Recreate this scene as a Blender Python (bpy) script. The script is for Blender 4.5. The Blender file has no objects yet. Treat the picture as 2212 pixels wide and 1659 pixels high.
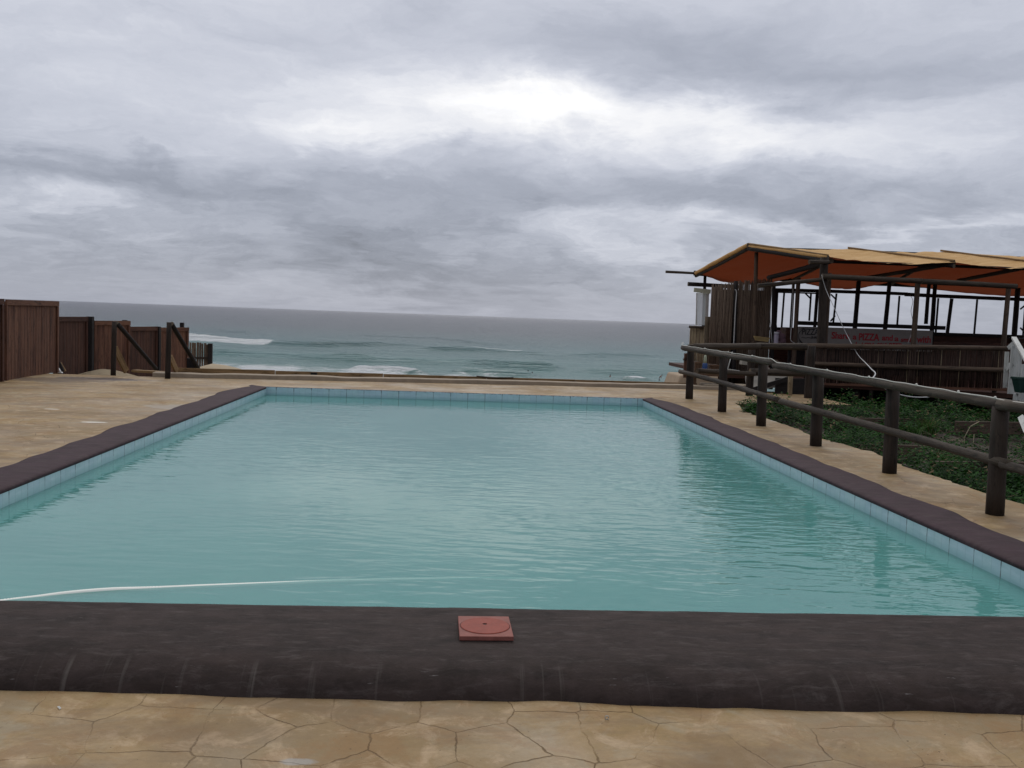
import bpy, bmesh, math, random
import numpy as np
from mathutils import Vector, noise as mn
random.seed(7); rng = np.random.default_rng(7)
SC = bpy.context.scene
COL = SC.collection
R = math.radians

# ---------------------------------------------------------------- camera
F_PX, W_PX, H_PX = 2028.0, 2212.0, 1659.0          # focal length and frame of the photograph in its own pixels
YAW, ROLL, EYE = R(3.8), math.atan(0.0366), 1.55
PIT = math.atan(144.5 * math.cos(ROLL) / F_PX)
_f = Vector((math.sin(YAW)*math.cos(PIT), math.cos(YAW)*math.cos(PIT), -math.sin(PIT)))
_r0 = Vector((math.cos(YAW), -math.sin(YAW), 0)); _u0 = _r0.cross(_f)
_r = _r0*math.cos(ROLL) + _u0*math.sin(ROLL); _u = -_r0*math.sin(ROLL) + _u0*math.cos(ROLL)
CAMP = Vector((0, 0, EYE))
def ray(x, y): return _f + _r*((x-W_PX/2)/F_PX) - _u*((y-H_PX/2)/F_PX)
def at(x, y, Y):                                   # survey helper: the point at distance Y along the pool axis
    d = ray(x, y); return CAMP + d*(Y/d.y)
def onz(x, y, z=0.0):
    d = ray(x, y); return CAMP + d*((z-EYE)/d.z)
cam = bpy.data.cameras.new('camera'); co = bpy.data.objects.new('camera', cam); COL.objects.link(co)
from mathutils import Matrix
M = Matrix((( _r.x,_u.x,-_f.x,0),(_r.y,_u.y,-_f.y,0),(_r.z,_u.z,-_f.z,EYE),(0,0,0,1)))
co.matrix_world = M
cam.sensor_width = 36; cam.lens = 36*F_PX/W_PX; cam.clip_start = 0.05; cam.clip_end = 60000
SC.camera = co

# ---------------------------------------------------------------- world, sun, exposure
SC.view_settings.view_transform = 'Standard'; SC.view_settings.look = 'None'
SC.view_settings.exposure = 0.0; SC.view_settings.gamma = 1.0
SUN_EL, SUN_AZ = R(42), R(2)
wd = bpy.data.worlds.new('World'); SC.world = wd; wd.use_nodes = True
nt = wd.node_tree; nt.nodes.clear()
class NG:
    def __init__(s, t): s.t = t
    def n(s, k, **kw):
        o = s.t.nodes.new(k)
        for a, b in kw.items(): setattr(o, a, b)
        return o
    def put(s, sock, v):
        if v is None: return
        if isinstance(v, bpy.types.NodeSocket): s.t.links.new(v, sock)
        else:
            try: sock.default_value = v
            except Exception: sock.default_value = tuple(v)+(1,) if hasattr(v,'__len__') else v
    def m(s, op, a, b=None, c=None, clamp=False):
        o = s.n('ShaderNodeMath', operation=op); o.use_clamp = clamp
        for i, v in enumerate((a, b, c)): s.put(o.inputs[i], v)
        return o.outputs[0]
    def vm(s, op, a, b=None):
        o = s.n('ShaderNodeVectorMath', operation=op)
        s.put(o.inputs[0], a); s.put(o.inputs[1], b); return o.outputs[0]
    def comb(s, x, y, z=0.0):
        o = s.n('ShaderNodeCombineXYZ'); s.put(o.inputs[0], x); s.put(o.inputs[1], y); s.put(o.inputs[2], z); return o.outputs[0]
    def sep(s, v):
        o = s.n('ShaderNodeSeparateXYZ'); s.put(o.inputs[0], v); return o.outputs
    def noise(s, v, scale, detail=4, rough=0.5, dist=0.0, color=False):
        o = s.n('ShaderNodeTexNoise'); s.put(o.inputs['Vector'], v); o.inputs['Scale'].default_value = scale
        o.inputs['Detail'].default_value = detail; o.inputs['Roughness'].default_value = rough; o.inputs['Distortion'].default_value = dist
        return o.outputs[1 if color else 0]
    def ramp(s, f, stops, interp='LINEAR'):
        o = s.n('ShaderNodeValToRGB'); s.put(o.inputs[0], f); cr = o.color_ramp; cr.interpolation = interp
        while len(cr.elements) < len(stops): cr.elements.new(0.5)
        for e, (p, c) in zip(cr.elements, stops):
            e.position = p; e.color = (c, c, c, 1) if not hasattr(c, '__len__') else tuple(c)+(1,)
        return o.outputs[0]
    def mix(s, f, a, b, blend='MIX'):
        o = s.n('ShaderNodeMix', data_type='RGBA', blend_type=blend)
        s.put(o.inputs[0], f); s.put(o.inputs[6], a); s.put(o.inputs[7], b); return o.outputs[2]
    def mapr(s, v, a, b, c=0.0, d=1.0):
        o = s.n('ShaderNodeMapRange'); s.put(o.inputs[0], v)
        for i, k in enumerate((a, b, c, d)): o.inputs[1+i].default_value = k
        return o.outputs[0]
    def scale(s, v, sc):
        o = s.n('ShaderNodeMapping'); s.put(o.inputs[0], v); o.inputs['Scale'].default_value = sc; return o.outputs[0]
    def bump(s, h, strength, dist=0.01, normal=None):
        o = s.n('ShaderNodeBump'); o.inputs['Strength'].default_value = strength; o.inputs['Distance'].default_value = dist
        s.put(o.inputs['Height'], h)
        if normal is not None: s.put(o.inputs['Normal'], normal)
        return o.outputs[0]
g = NG(nt)
dirv = g.vm('NORMALIZE', g.n('ShaderNodeTexCoord').outputs['Generated'])
dx, dy, dz = g.sep(dirv)
zc = g.m('MAXIMUM', dz, 0.0)
pc = g.comb(g.m('DIVIDE', dx, g.m('ADD', zc, 0.12)), g.m('DIVIDE', dy, g.m('ADD', zc, 0.12)))
warp = g.sep(g.noise(g.scale(pc, (1, 1, 1)), 1.3, 5, 0.6, 0.3, color=True))
wf_ = g.sep(g.noise(g.comb(g.m('MULTIPLY', g.m('ARCTAN2', dx, dy), 11.0), g.m('MULTIPLY', dz, 22.0)), 1.0, 6, 0.65, 0.4, color=True))
az = g.m('ADD', g.m('ARCTAN2', dx, dy), g.m('ADD', g.m('MULTIPLY', g.m('SUBTRACT', warp[0], 0.5), 0.20), g.m('MULTIPLY', g.m('SUBTRACT', wf_[0], .5), .10)))
el = g.m('ADD', g.m('ARCSINE', dz), g.m('ADD', g.m('MULTIPLY', g.m('SUBTRACT', warp[1], 0.5), 0.085), g.m('MULTIPLY', g.m('SUBTRACT', wf_[1], .5), .045)))
base = g.ramp(g.m('DIVIDE', g.m('ARCSINE', zc), math.pi/2),
              [(0.0, .42), (0.06, .46), (0.16, .58), (0.27, .66), (0.45, .85), (1.0, 1.25)])
S = g.sep(base)[0]
spots = [(1120,246,.27,150,36),(960,210,.16,190,34),(770,292,.26,110,18),(560,252,.10,190,34),(1520,255,.24,260,30),(1760,300,.15,330,34),
 (250,375,-.12,260,24),(500,540,-.06,200,40),(60,560,-.05,160,40),(330,300,.05,160,20),(900,455,-.045,330,40),(1480,110,-.13,300,40),(1850,190,-.12,300,36),(1250,30,-.06,200,30),(1480,420,-.09,380,30),
 (1080,602,-.13,190,26),(800,535,-.11,110,32),(1220,535,.10,70,22),(1340,575,.07,90,24),(1480,545,.06,70,22),(1650,560,-.06,90,20),(1150,505,-.05,250,12),(120,440,.14,150,26),(60,70,.05,220,80),(2020,489,.16,240,8),(1440,486,.15,150,18),
 (1230,512,.10,70,18),(1300,640,.03,300,40),(300,520,.03,220,50),(900,120,.04,250,70),(330,470,-.04,100,20),(1750,610,.02,300,60)]
for (px, py, a, sx, sy) in spots:
    d = ray(px, py).normalized(); A = math.atan2(d.x, d.y); E = math.asin(d.z)
    u = g.m('MULTIPLY', g.m('SUBTRACT', az, A), F_PX/sx/1.2); v = g.m('MULTIPLY', g.m('SUBTRACT', el, E), F_PX/sy/1.2)
    q = g.m('ADD', g.m('MULTIPLY', u, u), g.m('MULTIPLY', v, v))
    S = g.m('ADD', S, g.m('MULTIPLY', g.m('EXPONENT', g.m('MULTIPLY', q, -0.5)), a))
n1 = g.noise(g.scale(pc, (.8, 1.25, 1)), 1.1, 8, 0.58, 0.25)
n2 = g.noise(pc, 3.6, 6, 0.6, 0.4)
n3 = g.noise(g.comb(g.m('MULTIPLY', az, 5.0), g.m('MULTIPLY', el, 17.0)), 1.0, 7, 0.6, 0.5)
S = g.m('MULTIPLY', S, g.m('ADD', 0.74, g.m('ADD', g.m('MULTIPLY', n1, .16), g.m('ADD', g.m('MULTIPLY', n2, .13), g.m('MULTIPLY', n3, .26)))))
pf = g.noise(g.comb(g.m('MULTIPLY', az, 11.0), g.m('MULTIPLY', el, 22.0)), 1.0, 9, 0.62, 0.15)
pb = g.noise(g.comb(g.m('MULTIPLY', az, 24.0), g.m('MULTIPLY', el, 50.0)), 1.0, 6, 0.6, 0.2)
band = g.m('MULTIPLY', g.mapr(dz, .0, .05), g.mapr(dz, .20, .08))
S = g.m('MULTIPLY', S, g.m('ADD', 1.0, g.m('MULTIPLY', band, g.m('ADD', g.mapr(pf, .36, .66, -.15, .17), g.mapr(pb, .35, .7, -.04, .05)))))
S = g.m('MULTIPLY', S, g.mapr(g.noise(g.comb(g.m('MULTIPLY', az, 8.0), g.m('MULTIPLY', el, 26.0)), 1.0, 8, 0.65, 0.3), .3, .7, .91, 1.09))
S = g.m('MULTIPLY', S, g.mapr(dy, -.5, .35, .74, 1.0))
tint = g.ramp(S, [(0.30, (.89,.968,1.18)), (0.62, (.94,.98,1.11)), (0.95, (1,1,1.02))])
cloud = g.vm('MULTIPLY', tint, g.comb(S, S, S))
sky = g.n('ShaderNodeTexSky', sky_type='NISHITA'); sky.sun_disc = False; sky.sun_elevation = SUN_EL; sky.sun_rotation = SUN_AZ
skyc = g.vm('MULTIPLY', sky.outputs[0], (0.08, 0.08, 0.08))
allc = g.mix(0.95, skyc, cloud)
bg = g.n('ShaderNodeBackground'); g.put(bg.inputs[0], allc); bg.inputs[1].default_value = 1.0
g.t.links.new(bg.outputs[0], g.n('ShaderNodeOutputWorld').inputs[0])
wd.cycles.sampling_method = 'MANUAL'; wd.cycles.sample_map_resolution = 512
sl = bpy.data.lights.new('sun', 'SUN'); sl.energy = 0.8; sl.angle = R(25); sl.color = (1, .97, .92)
so = bpy.data.objects.new('sun', sl); COL.objects.link(so)
sd = Vector((math.sin(SUN_AZ)*math.cos(SUN_EL), math.cos(SUN_AZ)*math.cos(SUN_EL), math.sin(SUN_EL)))
so.rotation_euler = sd.to_track_quat('Z', 'Y').to_euler()
SC.cycles.transparent_max_bounces = 20; SC.cycles.max_bounces = 8
SC.cycles.use_denoising = True

# ---------------------------------------------------------------- object helpers
def obj(name, bm, mats=None, parent=None, smooth=False):
    me = bpy.data.meshes.new(name)
    if isinstance(bm, bmesh.types.BMesh): bm.to_mesh(me); bm.free()
    else: me = bm
    for m_ in (mats if isinstance(mats, (list, tuple)) else [mats]):
        if m_: me.materials.append(m_)
    if smooth: me.polygons.foreach_set('use_smooth', [True]*len(me.polygons))
    o = bpy.data.objects.new(name, me); COL.objects.link(o)
    if parent:
        o.parent = parent
        o.matrix_parent_inverse = parent.matrix_basis.inverted()
    return o
def tag(o, label=None, cat=None, group=None, kind=None):
    if label: o['label'] = label
    if cat: o['category'] = cat
    if group: o['group'] = group
    if kind: o['kind'] = kind
    return o
def thing(name, label, cat, loc=(0,0,0), group=None, rz=0.0):
    o = bpy.data.objects.new(name, None); COL.objects.link(o); o.location = loc; o.rotation_euler.z = rz
    o.empty_display_size = 0.2
    return tag(o, label, cat, group)
def struct(name, bm, m, smooth=False): return tag(obj(name, bm, m, smooth=smooth), kind='structure')
def frame(d):
    d = d.normalized(); up = Vector((0,0,1)) if abs(d.z) < .9 else Vector((0,1,0))
    s = d.cross(up).normalized(); return s, s.cross(d).normalized()
def BM():
    b = bmesh.new(); b.loops.layers.uv.new('UVMap'); return b
def tube(b, pts, rad, seg=10, jit=0.0, caps=True, mat=0, capmat=None, uo=None):
    pts = [Vector(p) for p in pts]; n = len(pts)
    if not hasattr(rad, '__len__'): rad = [rad]*n
    uv = b.loops.layers.uv.active; uo = random.uniform(0, 50) if uo is None else uo
    rings = []; L = 0; Ls = []; s = None
    for i, p in enumerate(pts):
        d = (pts[min(i+1,n-1)] - pts[max(i-1,0)]).normalized()
        if s is None: s, t = frame(d)
        else:
            s = (s - d*s.dot(d)).normalized(); t = s.cross(d).normalized()
        if i: L += (p-pts[i-1]).length
        Ls.append(L); ring = []
        for k in range(seg):
            a = 2*math.pi*k/seg; rr = rad[i]
            if jit: rr *= 1 + jit*mn.noise(Vector((math.cos(a)*.9+uo, math.sin(a)*.9, L*2.2))) + jit*.5*mn.noise(Vector((math.cos(a)*2.5, math.sin(a)*2.5+uo, L*9)))
            ring.append(b.verts.new(p + s*(math.cos(a)*rr) + t*(math.sin(a)*rr)))
        rings.append(ring)
    for i in range(n-1):
        for k in range(seg):
            k2 = (k+1) % seg
            fc = b.faces.new((rings[i][k], rings[i][k2], rings[i+1][k2], rings[i+1][k])); fc.material_index = mat; fc.smooth = True
            c = 2*math.pi*max(rad[i],.01)
            for lp, (uu, vv) in zip(fc.loops, ((k/seg*c, Ls[i]), ((k+1)/seg*c, Ls[i]), ((k+1)/seg*c, Ls[i+1]), (k/seg*c, Ls[i+1]))):
                lp[uv].uv = (uu+uo, vv+uo)
    if caps:
        for ring, rev in ((rings[0], False), (rings[-1], True)):
            fc = b.faces.new(ring[::-1] if not rev else ring); fc.material_index = mat if capmat is None else capmat
            for k, lp in enumerate(fc.loops): lp[uv].uv = (uo+.03*math.cos(k), uo+.03*math.sin(k))
def log(b, p0, p1, r0, r1=None, jit=.12, bend=.015, seg=12, capmat=1):
    p0, p1 = Vector(p0), Vector(p1); r1 = r1 or r0; L = (p1-p0).length; n = max(3, int(L/.22)+1)
    s, t = frame(p1-p0); a, c = random.uniform(-1,1)*bend*L, random.uniform(-1,1)*bend*L; ph = random.uniform(0,9)
    pts = []
    for i in range(n):
        k = i/(n-1); w = math.sin(math.pi*k)
        pts.append(p0.lerp(p1, k) + s*(a*w + .15*bend*mn.noise(Vector((ph,k*L*1.5,0)))*min(1,L)) + t*(c*w*.6))
    tube(b, pts, [r0+(r1-r0)*i/(n-1) for i in range(n)], seg, jit, capmat=capmat)
def beam(b, p0, p1, w, h, up=None, mat=0, taper=None):
    p0, p1 = Vector(p0), Vector(p1); d = (p1-p0).normalized()
    if up is None: s, t = frame(d)
    else: s = d.cross(Vector(up)).normalized(); t = s.cross(d).normalized()
    uv = b.loops.layers.uv.active; uo = random.uniform(0, 60); L = (p1-p0).length
    V = [b.verts.new(p + s*(w/2*i) + t*(h/2*j)) for p in (p0, p1) for (i, j) in ((-1,-1),(1,-1),(1,1),(-1,1))]
    for idx in ((0,3,2,1),(4,5,6,7),(0,1,5,4),(1,2,6,5),(2,3,7,6),(3,0,4,7)):
        fc = b.faces.new([V[i] for i in idx]); fc.material_index = mat
        long = idx not in ((0,3,2,1),(4,5,6,7)); wd_ = w if idx in ((0,1,5,4),(2,3,7,6)) else h
        for lp, i, q in zip(fc.loops, idx, range(4)):
            if long: lp[uv].uv = (uo + (wd_ if q in (1,2) else 0), uo + (L if i >= 4 else 0))
            else: lp[uv].uv = (uo + (w if q in (1,2) else 0), uo+(h if q in (2,3) else 0))
def bevel(o, w=.004, seg=2):
    m_ = o.modifiers.new('bevel', 'BEVEL'); m_.width = w; m_.segments = seg; m_.limit_method = 'ANGLE'
    return o
def grid_mesh(name, xs, ys, zf, mat, kind='structure', keep=None):
    X, Y = np.meshgrid(xs, ys); nx, ny = len(xs), len(ys)
    Z = zf(X, Y); V = np.stack([X, Y, Z], -1).reshape(-1, 3)
    i = np.arange((nx-1)*(ny-1)); r_, c_ = i//(nx-1), i % (nx-1); a = r_*nx + c_
    Fa = np.stack([a, a+1, a+nx+1, a+nx], 1)
    if keep is not None:
        cx = V[Fa].mean(1); Fa = Fa[keep(cx[:,0], cx[:,1])]
    me = bpy.data.meshes.new(name); me.vertices.add(len(V)); me.vertices.foreach_set('co', V.ravel())
    me.loops.add(len(Fa)*4); me.loops.foreach_set('vertex_index', Fa.ravel())
    me.polygons.add(len(Fa)); me.polygons.foreach_set('loop_start', np.arange(len(Fa))*4); me.polygons.foreach_set('loop_total', np.full(len(Fa), 4))
    me.update(calc_edges=True); me.validate()
    return me

# ---------------------------------------------------------------- materials
def mat(name):
    m_ = bpy.data.materials.new(name); m_.use_nodes = True; t = m_.node_tree
    b_ = t.nodes['Principled BSDF']; return m_, NG(t), b_
def simple(name, col, rough=.6, metal=0, var=.25, sc=12, bump=.1, spec=.4):
    m_, g, b_ = mat(name); p = g.n('ShaderNodeTexCoord').outputs['Object']
    n = g.noise(p, sc, 5, .6)
    g.put(b_.inputs['Base Color'], g.mix(n, [c*(1-var) for c in col], [min(1, c*(1+var)) for c in col]))
    b_.inputs['Roughness'].default_value = rough; b_.inputs['Metallic'].default_value = metal
    b_.inputs['Specular IOR Level'].default_value = spec
    g.put(b_.inputs['Normal'], g.bump(g.noise(p, sc*4, 3), bump, .01)); return m_
def wood(name, dark, mid, light, fine=60, rough=.75, lightamt=.5, sky=None):
    m_, g, b_ = mat(name); uv = g.n('ShaderNodeUVMap').outputs[0]
    st = g.noise(g.scale(uv, (fine*.6, 1.6, 1)), 1, 7, .72, .5)
    big = g.noise(g.scale(uv, (6, .55, 1)), 1, 3, .5)
    spot = g.noise(g.scale(uv, (14, 4, 1)), 1, 6, .75, .4)
    c = g.mix(g.mapr(st, .38, .62), dark, mid)
    c = g.mix(g.m('MULTIPLY', g.mapr(big, .35, .75), lightamt), c, light)
    c = g.mix(g.mapr(spot, .54, .66, 0, .75), c, [x*.4 for x in dark]); c = g.mix(g.mapr(g.noise(g.scale(uv, (9, 1.4, 1)), 1.7, 5, .7), .58, .70, 0, .5), c, light)
    g.put(b_.inputs['Base Color'], c); b_.inputs['Roughness'].default_value = rough; b_.inputs['Specular IOR Level'].default_value = .25
    g.put(b_.inputs['Normal'], g.bump(g.m('ADD', st, g.m('MULTIPLY', spot, .8)), .8, .012)); return m_
M_log = wood('weathered_log', (.012,.008,.006), (.046,.033,.024), (.12,.092,.065))
M_logend = wood('cut_log_end', (.05,.035,.022), (.12,.09,.06), (.2,.16,.11), fine=20)
M_post = wood('tarred_post', (.008,.006,.005), (.028,.019,.014), (.075,.054,.040))
M_shackpost = wood('brown_pole', (.025,.016,.011), (.085,.055,.037), (.17,.12,.085))
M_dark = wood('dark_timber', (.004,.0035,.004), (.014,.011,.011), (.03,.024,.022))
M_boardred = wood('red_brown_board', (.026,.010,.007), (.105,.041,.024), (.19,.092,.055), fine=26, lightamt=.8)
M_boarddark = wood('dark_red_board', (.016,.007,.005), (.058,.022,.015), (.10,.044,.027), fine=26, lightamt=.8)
M_boardtan = wood('tan_board', (.11,.065,.028), (.26,.16,.075), (.36,.24,.12), fine=22)
M_reed = wood('brown_reed', (.03,.018,.012), (.10,.062,.042), (.22,.165,.12), fine=40, lightamt=.8)
M_reedtan = wood('tan_reed', (.10,.07,.04), (.25,.185,.11), (.38,.31,.2), fine=40)
M_reeddark = wood('dark_reed', (.006,.003,.0025), (.030,.013,.009), (.13,.08,.06), fine=40, lightamt=.7)
M_white = wood('white_painted_wood', (.38,.38,.35), (.55,.56,.53), (.62,.62,.6), rough=.6)
M_rope = simple('white_cord', (.62,.60,.54), .8, sc=60)
M_cable = simple('grey_cable', (.42,.42,.42), .6, sc=60)

def deck_material():
    m_, g, b_ = mat('stamped_paving'); p = g.n('ShaderNodeTexCoord').outputs['Object']
    wob = g.noise(p, 3.0, 4, .6, color=True)
    pw = g.vm('ADD', p, g.vm('MULTIPLY', g.vm('SUBTRACT', wob, (.5,.5,.5)), (.10,.10,0)))
    fl = g.vm('MULTIPLY', pw, (1, .92, 0))
    def vor(feat, v):
        o = g.n('ShaderNodeTexVoronoi', voronoi_dimensions='2D', feature=feat); g.put(o.inputs['Vector'], v)
        o.inputs['Scale'].default_value = 3.1; o.inputs['Randomness'].default_value = .72; return o
    ve = vor('DISTANCE_TO_EDGE', fl).outputs['Distance']; vc = vor('F1', fl).outputs['Color']
    cell = g.sep(vc)[0]
    fade = g.mapr(g.noise(p, 2.6, 4, .6), .42, .58)
    jw = g.m('MULTIPLY', g.mapr(g.noise(p, 9, 3), .3, .7, .4, 1.5), .013)
    joint = g.m('SUBTRACT', 1.0, g.m('SMOOTH_MIN', g.m('DIVIDE', ve, jw), 1.0, .3), clamp=True)
    joint = g.m('MULTIPLY', joint, g.m('ADD', .12, g.m('MULTIPLY', fade, .88)))
    a = g.noise(p, 1.7, 7, .62, .6); b2 = g.noise(p, 5.5, 7, .65, .4); c2 = g.noise(p, 38, 4, .7)
    col = g.mix(g.mapr(a, .32, .68), (.27,.175,.085), (.33,.24,.145))
    col = g.mix(g.mapr(b2, .46, .62, 0, .8), col, (.225,.15,.062))             # ochre damp patches
    col = g.mix(g.mapr(g.noise(p, 2.3, 7, .7, .9), .49, .62, 0, .85), col, (.29,.245,.185))   # grey cement bloom
    col = g.mix(g.mapr(g.noise(p, .55, 5, .6, .4), .44, .58, 0, .72), col, (.185,.130,.075))   # large brown stain
    col = g.mix(g.m('MULTIPLY', g.m('SUBTRACT', cell, .4), .35, clamp=True), col, (.36,.25,.14))
    col = g.mix(g.mapr(g.noise(g.scale(p, (1.1, 2.6, 1)), 1.6, 5, .6, 1), .69, .76, 0, .7), col, (.47,.42,.35))
    col = g.mix(g.mapr(g.noise(p, 3.7, 8, .72, .8), .49, .60, 0, .7), col, (.23,.135,.062)); col = g.mix(g.mapr(g.noise(p, 4.9, 7, .7, .6), .52, .64, 0, .7), col, (.42,.31,.22))
    col = g.mix(g.mapr(c2, .35, .65, .0, .3), col, (.17,.115,.06)); col = g.mix(g.mapr(g.noise(g.scale(p,(.5,1.4,1)), 1.2, 6, .7, .5), .48, .60, 0, .6), col, (.15,.10,.06))
    col = g.mix(g.mapr(g.noise(p, 70, 2, .5), .70, .76, 0, .7), col, (.09,.05,.03))
    col = g.mix(1.0, col, (1.05,1.02,.86), 'MULTIPLY')
    col = g.mix(g.m('MULTIPLY', joint, .62), col, (.085,.043,.018))
    px_, py_, _z = g.sep(p); ew = g.m('MULTIPLY', g.m('SUBTRACT', g.noise(p, 2.6, 6, .7), .5), 2.6)
    for (ix, iy, rx, ry, cc, am) in ((215,820,.85,.40,(.040,.018,.012),.95),(120,822,1.0,.5,(.10,.065,.04),.8),(1500,1000,.1,.1,(.2,.15,.1),.1),(206,912,.16,.05,(.62,.58,.5),.95),(110,884,.14,.06,(.6,.55,.47),.8),(1700,911,.22,.35,(.55,.53,.5),.9),(1640,893,.18,.3,(.5,.46,.4),.6),(640,1645,.07,.03,(.30,.29,.27),.7),(455,808,.9,.12,(.42,.38,.33),.6),(420,880,.8,.4,(.36,.33,.29),.5)):
        q0 = onz(ix, iy, float(np.interp(onz(ix,iy).y, [4,8], [-.13,-.02])))
        u = g.m('DIVIDE', g.m('SUBTRACT', px_, q0.x), rx); v = g.m('DIVIDE', g.m('SUBTRACT', py_, q0.y), ry)
        rr = g.m('ADD', g.m('SQRT', g.m('ADD', g.m('MULTIPLY', u, u), g.m('MULTIPLY', v, v))), ew)
        col = g.mix(g.mapr(rr, 1.15, .75, 0, am), col, cc)
    g.put(b_.inputs['Base Color'], col)
    wet = g.mapr(g.noise(p, .8, 4, .6), .4, .7, .78, .42)
    g.put(b_.inputs['Roughness'], wet); b_.inputs['Specular IOR Level'].default_value = .35
    h = g.m('ADD', g.m('MULTIPLY', joint, -1.2), g.m('ADD', g.m('MULTIPLY', c2, .18), g.m('MULTIPLY', b2, .5)))
    g.put(b_.inputs['Normal'], g.bump(h, .55, .012)); return m_
M_deck = deck_material()
def coping_material(name, base, purple):
    m_, g, b_ = mat(name); p = g.n('ShaderNodeTexCoord').outputs['Object']
    a = g.noise(g.scale(p, (1, 3, 3)), 3, 7, .65); f = g.noise(p, 60, 4, .7)
    col = g.mix(g.mapr(a, .3, .7), base, purple); col = g.mix(g.mapr(g.noise(p, 9, 6, .7, .5), .42, .7, 0, .55), col, (.055,.040,.038)); col = g.mix(g.mapr(g.noise(p, 2.2, 6, .65, .5), .5, .72, 0, .35), col, (.016,.013,.012))
    col = g.mix(g.mapr(g.noise(g.scale(p, (2.2, 9, 4)), 2.2, 7, .75, .5), .52, .72, 0, .38), col, (.12,.102,.096))     # chalky scuffs
    col = g.mix(g.mapr(g.noise(g.scale(p, (7, 40, 9)), 1.6, 3, .6), .71, .78, 0, .5), col, (.25,.235,.23))        # white scratches
    col = g.mix(g.mapr(g.noise(p, 26, 2, .4), .80, .83, 0, .7), col, (.3,.28,.27))                                 # droppings
    zz = g.sep(p)[2]; run = g.mapr(g.noise(g.scale(p, (12, .4, .25)), 1.3, 4, .6), .58, .70)                          # lime runs down the face
    run = g.m('MULTIPLY', run, g.mapr(zz, -.015, -.04)); col = g.mix(g.m('MULTIPLY', run, .32), col, (.16,.145,.13))
    g.put(b_.inputs['Base Color'], col); b_.inputs['Roughness'].default_value = .8; b_.inputs['Specular IOR Level'].default_value = .12
    g.put(b_.inputs['Normal'], g.bump(g.m('ADD', f, g.m('MULTIPLY', a, 1.5)), .45, .006)); return m_
M_coping = coping_material('dark_painted_cement', (.019,.014,.0125), (.044,.031,.027))
M_copside = coping_material('aubergine_painted_cement', (.038,.023,.028), (.064,.039,.046))
def tile_material():
    m_, g, b_ = mat('pool_tile'); p = g.n('ShaderNodeTexCoord').outputs['Object']; x, y, z = g.sep(p)
    u = g.m('ADD', x, g.m('ADD', y, .15))
    fr = g.m('ABSOLUTE', g.m('SUBTRACT', g.m('FRACT', g.m('DIVIDE', u, .345)), .5))
    gr = g.m('MULTIPLY', g.mapr(fr, .482, .492), g.mapr(g.noise(g.scale(p,(3,3,9)), 3, 4, .6), .35, .62))
    gh = g.mapr(g.m('ABSOLUTE', g.m('ADD', z, .30)), .006, .002)
    fr3 = g.m('ABSOLUTE', g.m('SUBTRACT', g.m('FRACT', g.m('DIVIDE', u, .115)), .5))
    g3 = g.m('MULTIPLY', g.mapr(fr3, .46, .48), .25)
    a = g.noise(g.scale(p, (2,2,6)), 3, 5, .6)
    tile = g.m('FLOOR', g.m('DIVIDE', u, .115)); wn = g.n('ShaderNodeTexWhiteNoise', noise_dimensions='1D'); g.put(wn.inputs['W'], tile)
    col = g.mix(g.mapr(a, .3, .7), (.35,.50,.53), (.45,.59,.63))
    col = g.mix(g.m('MULTIPLY', wn.outputs[0], .3), col, (.35,.44,.58))
    col = g.mix(g.mapr(z, -.09, -.16, 0, .6), col, (.17,.38,.39))                       # algae tint by the waterline
    drip = g.m('MULTIPLY', g.mapr(fr, .470, .490), g.mapr(z, -.11, -.01)); drip = g.m('MULTIPLY', drip, g.mapr(g.noise(p, 7, 3), .36, .5))
    col = g.mix(g.m('MULTIPLY', g3, .8), col, (.14,.2,.22)); col = g.mix(gr, col, (.10,.10,.10)); col = g.mix(g.m('MULTIPLY', gh, .4), col, (.12,.18,.18))
    col = g.mix(g.m('MULTIPLY', drip, .95), col, (.045,.03,.028))
    col = g.mix(g.mapr(g.m('ADD', z, g.m('MULTIPLY', g.noise(g.scale(p,(6,6,1)), 3, 4, .7), .035)), .004, .014), col, (.045,.03,.034))
    g.put(b_.inputs['Base Color'], col); b_.inputs['Roughness'].default_value = .25
    g.put(b_.inputs['Normal'], g.bump(g.m('ADD', g.m('ADD', gr, g3), gh), .4, .004)); return m_
M_tile = tile_material()

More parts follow.
